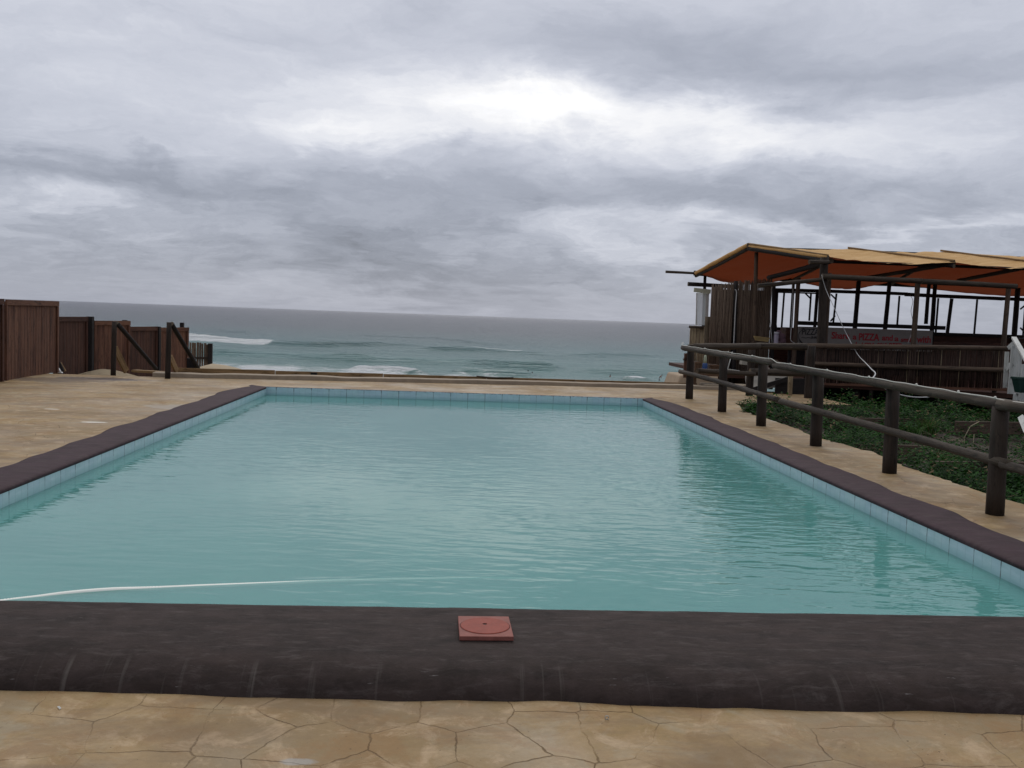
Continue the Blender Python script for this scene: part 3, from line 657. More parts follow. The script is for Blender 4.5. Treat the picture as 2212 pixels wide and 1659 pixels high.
panel((-8.46,18.42,0), (-8.54,21.0,0), 1.53, -.01, M_boardred, M_boardred, 'tallest reddish board fence panel nearest the pool at the far left', flip=1)
panel((-8.40,15.6,0), (-8.44,18.28,0), 1.54, -.01, M_boarddark, M_boarddark, 'dark board panel at the very left edge nearest the camera')
panel((-8.72,21.25,0), (-8.58,22.75,0), 1.19, -.25, M_boarddark, M_boarddark, 'dark brown board panel just behind the tallest fence panel')
panel((-8.50,22.95,0), (-8.10,24.25,0), 1.10, -.3, M_boardred, M_boardred, 'reddish board panel behind the nearer stair handrail')
panel((-8.16,24.4,0), (-7.88,25.75,0), .95, -.4, M_boarddark, M_boarddark, 'dark board panel between the two stair handrails')
panel((-7.86,25.9,0), (-7.46,27.2,0), .92, -.5, M_boardred, M_boardred, 'reddish board panel at the lower end beside the picket section')
def postthing(p, h, r_, label, sq=True):
    b = BM()
    if sq: beam(b, (p[0],p[1],-.5), (p[0],p[1],h), r_*2, r_*2)
    else: log(b, (p[0],p[1],-.5), (p[0],p[1],h), r_, r_, jit=.05)
    tag(obj('fence_post', b, M_dark), label, 'fence post', 'dark posts between the board panels')
q = at(8, 700, 18.2); postthing((-8.62,18.33), 1.55, .045, 'dark post at the near end of the tallest board panel')
q = at(196, 700, 22.9); postthing((q.x,22.86), 1.2, .07, 'dark post between the first dark panel and the reddish panel')
q = at(271, 700, 24.4); postthing((q.x,24.35), 1.12, .05, 'dark post top showing above the second reddish panel')
q = at(340, 720, 25.8); postthing((q.x,25.8), .95, .075, 'dark post beside the lowest reddish panel')
q = at(393, 720, 27.3); postthing((q.x,27.3), 1.05, .05, 'dark post top rising behind the lowest reddish panel')
pk = thing('picket_fence', 'short weathered picket section with gaps at the seaward end of the board fence', 'picket fence', (-7.4, 28.5, -.3))
for k in range(9):
    u_ = k/8; q = at(411+u_*43, 742, 28.5); b = BM()
    beam(b, (q.x, 28.5, -.6), (q.x+random.uniform(-.01,.01), 28.5, .44+random.uniform(-.03,.03)), .06+random.uniform(-.01,.015), .02, up=(0,1,0)); obj('picket', b, M_reed, pk)
q0, q1 = at(408,773,28.45), at(457,774,28.45); b = BM(); beam(b, q0, q1, .04, .07, up=(0,0,1)); obj('rail', b, M_post, pk)
q = at(455, 742, 28.45); b = BM(); beam(b, (q.x,28.42,-.6), (q.x,28.42,.44), .12, .1); obj('post', b, M_dark, pk)

# stair handrails to the beach
for (gx, gy, ht, ex, ey_, ez, lab) in ((-7.33,20.95,1.14,337,797,22.4,'dark log handrail left of the beach stairs sloping down to the sea'),
                                  (-5.93,20.15,1.18,428,795,21.7,'dark log handrail right of the beach stairs next to the kerb end')):
    t = thing('stair_handrail', lab, 'handrail', (gx, gy, 0), 'handrails of the beach stairs')
    b = BM(); log(b, (gx,gy,-.1), (gx+.02,gy,ht), .058, .052, jit=.06, bend=.003); obj('post', b, [M_post,M_logend], t)
    e = at(ex, ey_, ez); b = BM(); log(b, (gx+.06,gy+.02,ht-.03), (e.x, e.y, e.z), .05, .045, jit=.08, bend=.002); obj('sloping_rail', b, [M_dark,M_logend], t)
q = at(412, 803, 21.6); b = BM(); beam(b, (q.x,21.65,-.4), (q.x,21.65,.36), .18, .1); 
tag(obj('timber_stump', b, M_dark), 'short square dark stump where the right stair handrail meets the edging board', 'stump')
# stringers and treads of the beach stairs
for (pxa, pya, pxb, pyb, Y, lab) in ((248,752,273,802,21.2,'pale stair board leaning against the nearer handrail post'), (368,772,382,803,20.5,'pale stair board beside the right handrail post')):
    b = BM(); a, c = at(pxa,pya,Y), at(pxb,pyb,Y+.35); beam(b, a, c, .05, .15, up=(0,0,1))
    tag(bevel(obj('stair_board', b, M_boardtan)), lab, 'board', 'pale boards of the beach stairs')
b = BM(); a, c = at(290,801,21.9), at(357,805,21.6); beam(b, a, c, .2, .05, up=(0,0,1)); tag(obj('stair_tread', b, M_boardtan), 'pale plank tread at the head of the beach stairs', 'plank')
b = BM(); a, c = at(127,783,21.2), at(136,802,21.2); beam(b, a, c, .06, .03, up=(0,1,0)); tag(obj('prop_board', b, M_dark), 'thin dark board propped at the foot of the tallest panel', 'board')
b = BM(); a, c = at(130,783,21.25), at(141,802,21.25); beam(b, a, c, .04, .03, up=(0,1,0)); tag(obj('prop_board', b, M_boardtan), 'thin yellowish board propped against the dark panel', 'board')
b = BM(); a = at(129,803,21.4); 
vs = [b.verts.new(v) for v in (a+Vector((-.06,0,-.03)), a+Vector((.05,0,-.03)), a+Vector((-.06,0,.11)), a+Vector((-.06,.06,-.03)), a+Vector((.05,.06,-.03)), a+Vector((-.06,.06,.11)))]
for idx in ((0,1,2),(3,5,4),(0,2,5,3),(0,3,4,1),(1,4,5,2)): b.faces.new([vs[i] for i in idx])
tag(obj('white_offcut', b, simple('white_board', (.8,.8,.8), .6)), 'small white triangular offcut at the foot of the fence', 'offcut')

# ---------------------------------------------------------------- people in the sea
def person(name, label, joints, edges, radii, loc, rz, cloth=None, hair=True):
    me = bpy.data.meshes.new(name); me.from_pydata([Vector(j) for j in joints], edges, []); me.update()
    o = bpy.data.objects.new(name, me); COL.objects.link(o); o.location = loc; o.rotation_euler.z = rz
    o.modifiers.new('skin', 'SKIN'); sk = me.skin_vertices[0].data
    for v, r_ in zip(sk, radii): v.radius = (r_, r_) if not hasattr(r_, '__len__') else r_
    sk[0].use_root = True
    ss = o.modifiers.new('sub', 'SUBSURF'); ss.levels = 2; ss.render_levels = 2
    dg = bpy.context.evaluated_depsgraph_get(); nm = bpy.data.meshes.new_from_object(o.evaluated_get(dg))
    o.modifiers.clear(); o.data = nm; nm.name = name
    nm.polygons.foreach_set('use_smooth', [True]*len(nm.polygons)); nm.materials.clear(); nm.materials.append(M_skin)
    nm.materials.append(M_trunks)
    if cloth:
        for pf in nm.polygons:
            if cloth(pf.center): pf.material_index = 1
    return tag(o, label, 'person', 'people bathing in the sea')
M_skin = simple('skin', (.22,.12,.08), .6, var=.1); M_trunks = simple('swim_trunks', (.22,.27,.30), .7); M_hair = simple('dark_hair', (.012,.009,.008), .6)
# body: pelvis, chest, neck, head / arms / legs, bending forward towards +x
J = [(0,0,.85),(.06,0,1.0),(.22,0,1.2),(.38,0,1.34),(.46,0,1.40),(.54,0,1.47),(.58,0,1.54),
     (.33,.18,1.33),(.43,.22,1.06),(.50,.16,.84),(.33,-.18,1.33),(.40,-.24,1.05),(.46,-.2,.80),
     (0,.10,.82),(.08,.12,.45),(-.02,.13,.06),(0,-.10,.82),(-.06,-.12,.45),(-.20,-.13,.06)]
Ed = [(0,1),(1,2),(2,3),(3,4),(4,5),(5,6),(3,7),(7,8),(8,9),(3,10),(10,11),(11,12),(0,13),(13,14),(14,15),(0,16),(16,17),(17,18)]
Rd = [.13,.12,.14,.12,.055,.09,.085,.055,.042,.03,.055,.042,.03,.085,.06,.045,.085,.06,.045]
loc = onz(1424, 821.5, SEAZ); loc.z = SEAZ-.40
pw = person('person', 'bather bending forward in knee deep water, bare backed in pale trunks', J, Ed, Rd, loc, R(-10), cloth=lambda c: .55 < c.z < .92 and c.x < .16)
b = BM(); bmesh.ops.create_uvsphere(b, u_segments=12, v_segments=8, radius=.105, matrix=Matrix.Translation((.545,0,1.545))); obj('hair', b, M_hair, None, True).parent = pw
JS = [(0,0,-.5),(0,0,-.2),(0,0,.10),(0,0,.2),(0,0,.28),(0,0,.36),(0,.18,.08),(.12,.24,-.15),(.25,.18,-.3),(0,-.18,.08),(.12,-.24,-.15),(.25,-.18,-.3)]
ES = [(0,1),(1,2),(2,3),(3,4),(4,5),(2,6),(6,7),(7,8),(2,9),(9,10),(10,11)]
RS = [.13,.13,.14,.055,.09,.085,.055,.042,.03,.055,.042,.03]
for px, py, dz_, lab in ((1140.5,806,.15,'swimmer chest deep in the sea, left one of the close pair'),(1149.6,807.5,-.02,'swimmer with only a dark head above the sea, right one of the close pair'),
                    (1318,813.5,-.02,'lone swimmer between the close pair and the bending bather'),(1445.5,817.5,.05,'dark haired swimmer just left of the beige concrete plinth')):
    l = onz(px, py, SEAZ); l.z = SEAZ + dz_
    ps = person('person', lab, JS, ES, RS, l, R(random.uniform(0,300)))
    b = BM(); bmesh.ops.create_uvsphere(b, u_segments=12, v_segments=8, radius=.12, matrix=Matrix.Translation((-.01,0,.37))); obj('hair', b, M_hair, None, True).parent = ps

# ---------------------------------------------------------------- reed railing in front of the bar
d2 = lambda x, y: (1425.5+x*.18519, 507.9+y*.18519)
d3 = lambda x, y: (1802.4+x*.18519, 507.9+y*.18519)
def reeds(b, p0, p1, zb0, zb1, zt0, zt1, pitch=.018, gap=.1, jt=.02, r_=.008, lean=.01):
    p0, p1 = Vector(p0), Vector(p1); L = (p1-p0).length; n = int(L/pitch); d = (p1-p0).normalized(); nr = Vector((d.y,-d.x,0))
    for k in range(n):
        if random.random() < gap: continue
        u_ = (k+random.uniform(-.3,.3))/n; q = p0.lerp(p1, u_); o1 = nr*random.uniform(-.008,.008)
        z0 = zb0+(zb1-zb0)*u_ + random.uniform(-jt,jt)*.6; z1 = zt0+(zt1-zt0)*u_ + random.uniform(-jt,jt)
        mi_ = 1 if random.random() < .03 else 0; a = Vector((q.x,q.y,z0))+o1; c = Vector((q.x,q.y,z1))+o1+d*random.uniform(-lean,lean)
        tube(b, [a, c], [r_*random.uniform(.8,1.3)]*2, 5, mat=mi_)
tl, tr = at(1744,747,21.8), at(2177,753,20.0); ml, mr = at(1744,785.5,21.8), at(2176,800,20.0); bl, br_ = at(1740,828,21.8), at(2178,842.5,20.0)
rf = thing('reed_railing', 'dark reed screen railing with three log rails in front of the pizza bar', 'railing', (tl.x, 21, bl.z))
b = BM(); reeds(b, (tl.x,tl.y+.10,0), (tr.x,tr.y+.10,0), bl.z, br_.z, tl.z-.03, tr.z-.03, gap=.035, pitch=.0155, jt=.05); obj('reed_screen', b, [M_reeddark, M_reedtan], rf)
b = BM(); log(b, tl, tr, .062, .055, jit=.1, bend=.002, seg=14); obj('top_rail', b, [M_shackpost,M_logend], rf)
b = BM(); log(b, ml+Vector((.0,0,0)), mr, .055, .055, jit=.1, bend=.002, seg=14); obj('middle_rail', b, [M_shackpost,M_logend], rf)
b = BM(); beam(b, bl, br_, .05, .05, up=(0,0,1)); obj('bottom_rail', b, M_boardred, rf)
for u_ in (.36, .70, .965):
    q, q2 = bl.lerp(br_, u_), tl.lerp(tr, u_); b = BM(); log(b, (q.x,q.y+.17,-.2), (q2.x,q2.y+.17,q2.z-.05), .05, jit=.05); obj('post', b, M_postm, rf)

# ---------------------------------------------------------------- the pizza bar
bar = thing('beach_bar', 'open timber beach bar on poles with an orange and tan shade cloth roof', 'beach bar', (11, 24, 0))
def BP(px, Y, z): q = at(px, 650, Y); return Vector((q.x, Y, z))
def pole(pt, pb, Y, r_, m_=None, name='post', zb=None, Yb=None):   # pixel at the top, pixel at the bottom, distance
    a, c = at(*pb, Yb or Y), at(*pt, Y)
    if zb is not None: c0 = (a-c)/(a.z-c.z); a = c + c0*(zb-c.z)
    b = BM(); log(b, a, c, r_, r_*.92, jit=.07, bend=.004, seg=12); return obj(name, b, [m_ or M_shackpost, M_logend], bar)
# canopy
M_cl, g, b_ = mat('shade_cloth'); p = g.n('ShaderNodeTexCoord').outputs['Object']
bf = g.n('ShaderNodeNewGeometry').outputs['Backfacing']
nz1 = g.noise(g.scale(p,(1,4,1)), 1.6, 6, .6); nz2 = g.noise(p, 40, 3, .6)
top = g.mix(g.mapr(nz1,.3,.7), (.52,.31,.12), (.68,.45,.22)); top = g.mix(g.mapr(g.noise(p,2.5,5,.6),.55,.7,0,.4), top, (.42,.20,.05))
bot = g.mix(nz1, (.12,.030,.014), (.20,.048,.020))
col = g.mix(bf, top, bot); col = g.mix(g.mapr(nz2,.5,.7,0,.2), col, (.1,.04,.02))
g.put(b_.inputs['Base Color'], col); b_.inputs['Roughness'].default_value = .8; b_.inputs['Specular IOR Level'].default_value = .1
tr_ = g.n('ShaderNodeBsdfTranslucent'); tr_.inputs[0].default_value = (.34,.065,.022,1)
mx = g.n('ShaderNodeMixShader'); mx.inputs[0].default_value = .16
g.t.links.new(b_.outputs[0], mx.inputs[1]); g.t.links.new(tr_.outputs[0], mx.inputs[2]); g.t.links.new(mx.outputs[0], g.t.nodes['Material Output'].inputs[0])
RX = [(8.07,25.5,3.76, 9.09,22.5,3.30, 7.80,30.0,3.17),(10.86,25.5,3.77, 12.28,22.5,3.30, 10.9,30,3.12),(13.5,25.5,3.80, 15.2,22.5,3.30, 14.2,30,3.12),(18.3,25.5,3.84, 20.6,22.5,3.30, 22.4,30,3.1)]
b = BM(); NU, NV = 34, 40; prev = None; allr = []
for s_ in range(3):
    A_, B_ = RX[s_], RX[s_+1]
    for i in range(NU + (1 if s_ == 2 else 0)):
        t = i/NU; q = [A_[k]*(1-t)+B_[k]*t for k in range(9)]; sg = math.sin(math.pi*t)
        row = []
        for j in range(NV+1):
            w = j/NV*2-1          # -1 front eave, 0 ridge, 1 back eave
            R0_, E0_ = Vector(q[0:3]), Vector(q[3:6] if w < 0 else q[6:9]); k = abs(w)
            v = R0_.lerp(E0_, k); v.z -= sg*(.05+.02*k)*1.0 + (.20*sg*k**3 if w > 0 else .03*k*sg) + .10*math.sin(math.pi*k)*sg
            v += Vector((0,0,.03*mn.noise(Vector((v.x*2.6+v.y*.8,v.y*.7,0))) + .014*mn.noise(Vector((v.x*7-v.y*3,v.y*2,5)))))
            row.append(b.verts.new(v))
        allr.append(row)
for i in range(len(allr)-1):
    for j in range(NV):
        fc = b.faces.new((allr[i][j], allr[i+1][j], allr[i+1][j+1], allr[i][j+1])); fc.smooth = True
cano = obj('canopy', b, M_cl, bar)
sm = cano.modifiers.new('thick', 'SOLIDIFY'); sm.thickness = .0; cano.modifiers.remove(sm)
M_clroll = simple('rolled_cloth', (.46,.27,.10), .85, sc=8, var=.3)
def rib(p0, p1, r_, name='rafter', m_=None, jit=.12, up=0, bend=.004):
    b = BM(); log(b, Vector(p0)+Vector((0,0,up)), Vector(p1)+Vector((0,0,up)), r_, r_*.9, jit=jit, bend=bend, seg=10); return obj(name, b, [m_ or M_shackpost, M_logend], bar)
for k in range(3):
    q = RX[k]; rib(q[0:3], q[3:6], .028, 'batten', M_boardtan, up=.03)      # thin battens holding the cloth down on top
    rib(q[0:3], q[3:6], .06, 'rafter', M_dark, up=-.10); rib(q[0:3], q[6:9], .05, 'rafter', M_dark, up=-.09)
q = RX[0]
rib((q[0]-.02,q[1],q[2]), (q[6]-.02,q[7],q[8]), .06, 'rolled_hem', M_clroll, up=.0, jit=.25)
rib((q[0]+.02,q[1],q[2]-.04), (q[3],q[4],q[5]-.02), .055, 'rolled_hem', M_clroll, jit=.25)
rib(at(1438,587,30), at(1504,590.5,30), .045, 'eave_beam_or_shade', M_log, jit=.05)
rib(at(1499,590,30), at(1722,605,30), .085, 'eave_beam_or_shade', M_dark); rib(at(1720,604,30), at(2330,632,30), .07, 'eave_beam_or_shade', M_dark)
rib((8.2,25.5,3.66), (18.3,25.5,3.70), .06, 'ridge_pole', M_dark)
rib((9.05,22.75,3.20), (20.0,22.75,3.20), .04, 'eave_beam_or_shade', M_dark)  # thin dark strip standing in for the shaded cloth under the front hem
# front posts and log beams
pole((1781,556), (1774,748), 22.5, .105, M_post, zb=-.3); pole((1793,590), (1783,748), 22.62, .05, M_shackpost, zb=-.3)
pole((1983,606), (1973,748), 22.5, .068, M_shackpost, zb=-.3); pole((2179,619), (2167,750), 22.5, .062, M_shackpost, zb=-.3)
pole((2010,577), (2000,700), 28.9, .06, M_dark)
rib(at(1776,597,22.35), at(1992,607,22.35), .072, 'log_beam', M_log); rib(at(1990,608,22.35), at(2196,619,22.35), .072, 'log_beam', M_log)
rib(at(1637,617.5,22.5), at(1776,604,22.3), .055, 'log_beam', M_log); rib(at(1748,566,22.3), at(1790,566,22.4), .055, 'log_beam', M_log)
rib(at(1796,563,22.6), at(1660,600,26), .07, 'brace', M_dark); rib(at(2060,568,22.6), at(1870,600,28), .06, 'brace', M_dark); rib(at(2240,572,22.6), at(2070,606,28), .06, 'brace', M_dark)
# ridge and back posts
pole((1634,545), (1628,745), 25.55, .058, M_shackpost, zb=-.3); pole((1523,597), (1517,740), 30, .055, M_dark, zb=-.3)
pole((1725,600), (1716,745), 25.4, .062, M_shackpost, zb=-.3); pole((1714,612), (1706,745), 25.9, .045, M_dark, zb=-.3)
for a_, c_, r_ in (((1766,625),(1760,700),.055),((1855,606),(1847,698),.075),((1923,594),(1912,700),.07),((2022,585),(2013,706),.070),((2199,620),(2189,750),.085)):
    pole(a_, c_, 29, r_, M_dark, zb=-.3)
rib(at(1486,613.5,29.9), at(1600,620,29.9), .07, 'wall_plate', M_dark, jit=.05); 
rib(at(1672,626,29), at(1960,635,29), .058, 'wall_plate', M_dark, jit=.08); rib(at(1955,636,29), at(2300,650,29), .062, 'wall_plate', M_dark, jit=.08)
b = BM(); beam(b, at(1664,710,29.1), at(2330,731,29.1), .12, .10, up=(0,0,1)); obj('window_sill', b, M_dark, bar)
b = BM(); a, c = at(1664,715,29.15), at(2330,736,29.15)
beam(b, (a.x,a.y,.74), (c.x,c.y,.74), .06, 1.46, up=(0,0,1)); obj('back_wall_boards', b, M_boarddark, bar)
# thin window frames
for fr_ in (((1694,632),(1688,712)),((1752,633),(1748,693)),((1807,634),(1800,697)),((1943,639),(1938,702)),((2027,644),(2021,722)),((2056,645),(2046,722)),((2111,647),(2104,724)),((2216,640),(2210,726)),((1678,628),(1672,740))):
    wi = .05 if fr_[0][0] not in (2056, 1678) else .10
    b = BM(); beam(b, at(*fr_[1],28.9), at(*fr_[0],28.9), wi, .04, up=(0,1,0)); obj('window_mullion', b, M_dark, bar)
for a_, c_ in (((1740,634),(1752,646)),((1795,636),(1807,648)),((1794,694),(1804,682)),((2204,668),(2216,658)),((2204,708),(2216,720))):
    b = BM(); beam(b, at(*a_,28.85), at(*c_,28.85), .04, .04); obj('window_brace', b, M_dark, bar)
for p_, q_ in (((1672,631),(1766,634)),((2062,641),(2165,648))):
    b = BM(); beam(b, at(*p_,28.95), at(*q_,28.95), .04, .04); obj('window_head', b, M_dark, bar)
# counter beam over the sign
b = BM(); beam(b, at(1720,697.5,26.5), at(2040,708.5,26.5), .14, .115, up=(0,0,1)); obj('counter_beam', b, M_dark, bar)
b = BM(); a, c = at(1722,709,26.65), at(2017,716,26.65); beam(b, (a.x,a.y,.85), (c.x,c.y,.85), .08, 1.45, up=(0,0,1)); obj('counter', b, M_dark, bar)
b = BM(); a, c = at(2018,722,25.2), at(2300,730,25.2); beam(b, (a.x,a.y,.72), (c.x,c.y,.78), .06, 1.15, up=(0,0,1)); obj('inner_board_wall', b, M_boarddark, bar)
# floor
b = BM(); fx0, fx1 = bl.x-.1, 20.0
vs = [(7.15,24.3),(7.15,30.4),(fx1,30.4),(fx1,19.6),(br_.x,20.05),(bl.x,21.9),(bl.x,24.3)]
lo = [b.verts.new((x,y,.16)) for x,y in vs]; hi = [b.verts.new((x,y,.26)) for x,y in vs]
b.faces.new(hi); b.faces.new(lo[::-1])
for i in range(len(vs)): b.faces.new((lo[i], lo[(i+1)%len(vs)], hi[(i+1)%len(vs)], hi[i]))
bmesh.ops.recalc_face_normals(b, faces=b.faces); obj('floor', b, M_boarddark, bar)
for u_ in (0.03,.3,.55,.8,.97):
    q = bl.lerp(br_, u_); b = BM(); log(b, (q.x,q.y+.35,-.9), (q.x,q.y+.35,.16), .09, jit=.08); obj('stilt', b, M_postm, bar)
b = BM(); beam(b, (bl.x,23.4,-.45), (20,22.6,-.45), .1, 1.2, up=(0,0,1)); obj('underfloor_shade_sheet', b, M_dark, bar)  # dark sheet standing in for the shade in the open void under the floor
# reed wall
rwl, rwr = at(1534,700,25.8), at(1664,700,25.8)
b = BM(); zt = lambda px, py: at(px,py,25.8).z
reeds(b, (rwl.x,25.8,0), (BP(1585,25.8,0).x,25.8,0), -.1, -.1, zt(1536,618), zt(1583,611), pitch=.013, gap=.0, jt=.06, r_=.011); obj('reed_wall', b, [M_reed, M_shackpost], bar)
b = BM(); reeds(b, (BP(1592,25.8,0).x,25.8,0), (rwr.x,25.8,0), -.1, -.1, zt(1595,610), zt(1660,604), pitch=.013, gap=.0, jt=.06, r_=.011); obj('reed_wall', b, [M_reed, M_shackpost], bar)
b = BM(); beam(b, (rwl.x+.02,25.86,1.2), (rwr.x,25.86,1.22), .03, 2.66, up=(0,0,1)); obj('reed_wall_backing', b, M_dark, bar)
pole((1590,607), (1586,742), 25.72, .058, M_dark, zb=-.2)
pole((1672,612), (1668,745), 25.7, .055, M_dark, zb=-.2)
b = BM(); q0, q1 = at(1676,700,25.75), at(1676,742,25.75)
vs = [at(1672,640,25.75), at(1677,640,25.75), at(1677,695,25.75), at(1684,742,25.75), at(1672,742,25.75)]
f1 = [b.verts.new(v) for v in vs]; f2 = [b.verts.new(v+Vector((0,.04,0))) for v in vs]
b.faces.new(f1); b.faces.new(f2[::-1])
for i in range(5): b.faces.new((f1[i], f2[i], f2[(i+1)%5], f1[(i+1)%5]))
bmesh.ops.recalc_face_normals(b, faces=b.faces); obj('dark_curtain', b, M_dark, bar)
# plastic window screen on the sea side
M_pl, g, b_ = mat('clear_plastic'); b_.inputs['Base Color'].default_value = (.75,.8,.82,1); b_.inputs['Alpha'].default_value = .55; b_.inputs['Roughness'].default_value = .3
b = BM(); a = [at(1504,632,29.2), at(1531,634,29.2), at(1530,702,29.2), at(1503,702,29.2)]; beam(b, (a[0]+a[3])/2, (a[1]+a[2])/2, .01, (a[0]-a[3]).length, up=(0,0,1)); wn = obj('window_screen', b, M_pl, bar)
b = BM(); beam(b, at(1499,626,29.1), at(1535,630,29.1), .05, .13, up=(0,0,1)); obj('header_board', b, simple('pale_green_board', (.42,.43,.33), .8), bar)
b = BM(); beam(b, at(1526,702,29.15), at(1528,634,29.15), .1, .02, up=(0,1,0)); beam(b, at(1504,702,29.15), at(1505,633,29.15), .03, .02, up=(0,1,0)); o = obj('frame', b, M_white, None); o.parent = wn
b = BM(); a, c = at(1492,704,28.3), at(1532,708,27.8)
reeds(b, (a.x,a.y,0), (c.x,c.y,0), -.2, -.2, a.z, c.z, pitch=.02, gap=0, r_=.016, jt=.03); obj('reed_skirt', b, [M_reedtan, M_reed], bar)
rib(at(1489,706,28.2), at(1520,707,27.9), .04, 'skirt_rail', M_log); pole((1529,684),(1527,742), 27.6, .09, M_logend, zb=-.2)

# painted sign board
sg_t = thing('painted_sign', 'weathered grey sign board with red and black hand painted pizza lettering on the bar counter', 'sign', tuple(at(1870,722,26.4)))
a0, a1 = at(1724,724,26.42), at(2014,733,26.42)
m_sb = simple('grey_painted_board', (.26,.25,.23), .8, sc=3, var=.22)
b = BM(); beam(b, a0+Vector((0,0,-.06)), a1+Vector((0,0,-.06)), .02, .62, up=(0,0,1)); obj('board', b, m_sb, sg_t)
M_red = simple('red_paint', (.36,.02,.03), .7, var=.35, sc=9); M_blk = simple('black_paint', (.02,.02,.024), .7)
sdir = (a1-a0).normalized(); ang_y = math.atan2(sdir.z, sdir.x)
def text(s, px, py, px2, h, m_, name='lettering', bold=.006, shear=0.0):
    # text from pixel px to px2 on the board
    cu = bpy.data.curves.new(name, 'FONT'); cu.body = s; cu.size = 1; cu.extrude = .003; cu.offset = bold; cu.shear = shear
    o = bpy.data.objects.new(name, cu); COL.objects.link(o)
    dg = bpy.context.evaluated_depsgraph_get(); dg.update(); me = bpy.data.meshes.new_from_object(o.evaluated_get(dg)); bpy.data.objects.remove(o)
    co_ = np.array([v.co[:] for v in me.vertices]); w0, w1 = co_[:,0].min(), co_[:,0].max(); hmax = co_[:,1].max()
    A_, B_ = at(px,py,26.405), at(px2,py+(px2-px)*.031,26.405); sx_ = (B_-A_).length/(w1-w0); sy_ = h/hmax
    for v in me.vertices:
        x, y, z = v.co; q = A_ + (B_-A_).normalized()*((x-w0)*sx_) + Vector((0,-.004-z,0)) + Vector((0,0,y*sy_)); v.co = q
    me.materials.clear(); me.materials.append(m_); me.name = name
    o = bpy.data.objects.new(name, me); COL.objects.link(o); o.parent = sg_t; o.matrix_parent_inverse = sg_t.matrix_basis.inverted(); return o
text('Share', 1796, 731, 1834, .19, M_red, bold=.02); text('a', 1842, 733, 1850, .11, M_red, bold=.02); text('PIZZA', 1855, 734.5, 1899, .20, M_red, bold=.025)
text('and', 1905, 735, 1928, .16, M_red, bold=.02); text('a', 1932, 736.5, 1941, .10, M_red, bold=.02); text('smile', 1946, 738, 1975, .13, M_red, bold=.02); text('with', 1980, 739.5, 2010, .19, M_red, bold=.02)
text('A', 1845, 751, 1853, .17, M_red, bold=.03); text('ICY', 1861, 751, 1888, .15, M_red, bold=.02); text('COLD', 1894, 751, 1916, .14, M_red, bold=.01); text('BEER', 1920, 752, 1950, .15, M_red, bold=.02)
text('PIZZA', 1732, 722.5, 1768, .17, M_blk, bold=.01, shear=.1); text('&', 1752, 731, 1757, .07, M_blk); text('WE', 1758, 731.5, 1767, .07, M_blk)
b = BM(); cc = at(1750,726,26.39); arc = [cc+Vector((.34*math.cos(t), 0, .24*math.sin(t))) for t in [math.pi*(.75+.5*k/10) for k in range(11)]]; tube(b, arc, .008, 5)
arc = [cc+Vector((.34*math.cos(t), 0, -.02+.24*math.sin(t))) for t in [math.pi*(1.15+.7*k/14) for k in range(15)]]; tube(b, arc, .014, 5)
arc = [cc+Vector((.30*math.cos(t), 0, .16+.08*math.sin(t))) for t in [math.pi*(.1+.8*k/10) for k in range(11)]]; tube(b, arc, .008, 5)
arc = [cc+Vector((-.25+.5*k/10, 0, -.05+.012*math.sin(k*1.9))) for k in range(11)]; tube(b, arc, .007, 5); obj('emblem', b, M_blk, sg_t)

# things on and behind the rails
t = thing('storage_tub', 'pale lilac lidded tub standing behind the log rail next to the dark curtain', 'tub', tuple(at(1675,745,25.3)))
b = BM(); q = at(1676,744,25.3); bmesh.ops.create_cone(b, cap_ends=True, segments=20, radius1=.06, radius2=.065, depth=.30, matrix=Matrix.Translation((q.x,q.y,q.z+.13))); obj('body', b, simple('lilac_plastic', (.33,.29,.36), .5), t)
b = BM(); bmesh.ops.create_cone(b, cap_ends=True, segments=20, radius1=.072, radius2=.068, depth=.05, matrix=Matrix.Translation((q.x,q.y,q.z+.32))); obj('lid', b, simple('pale_lid', (.38,.37,.40), .5), t)
b = BM(); q = at(1687,728,25.4)
for v, r_ in (((0,0,0),.12),((-.07,.02,.10),.085),((.03,0,-.12),.12),((-.06,0,-.20),.11)): 
    bmesh.ops.create_icosphere(b, subdivisions=3, radius=r_, matrix=Matrix.Translation(q+Vector(v)))
for v in b.verts: v.co += Vector((1,1,1))*.02*mn.noise(v.co*9)
tag(obj('cloth_bag', b, simple('brown_purple_cloth', (.10,.055,.07), .9, sc=6), smooth=True), 'brown and purple cloth bag heaped beside the lilac tub', 'bag')
b = BM(); beam(b, at(1691,722,25.9)+Vector((0,0,-.1)), at(1712,723,25.9)+Vector((0,0,-.1)), .5, .6, up=(0,0,1)); 
tag(bevel(obj('dark_crate', b, M_boarddark), .02), 'dark maroon wooden box behind the cloth bag', 'box')
b = BM()
for k in range(4): beam(b, at(1629+k,727+k*2.2,25.1), at(1661-k,731+k*2.0,25.1), .12, .035, up=(0,0,1))
tag(obj('timber_offcuts', b, simple('yellow_timber', (.30,.215,.09), .8, sc=9)), 'yellowish timber offcuts stacked on the log rail before the reed wall', 'timber')
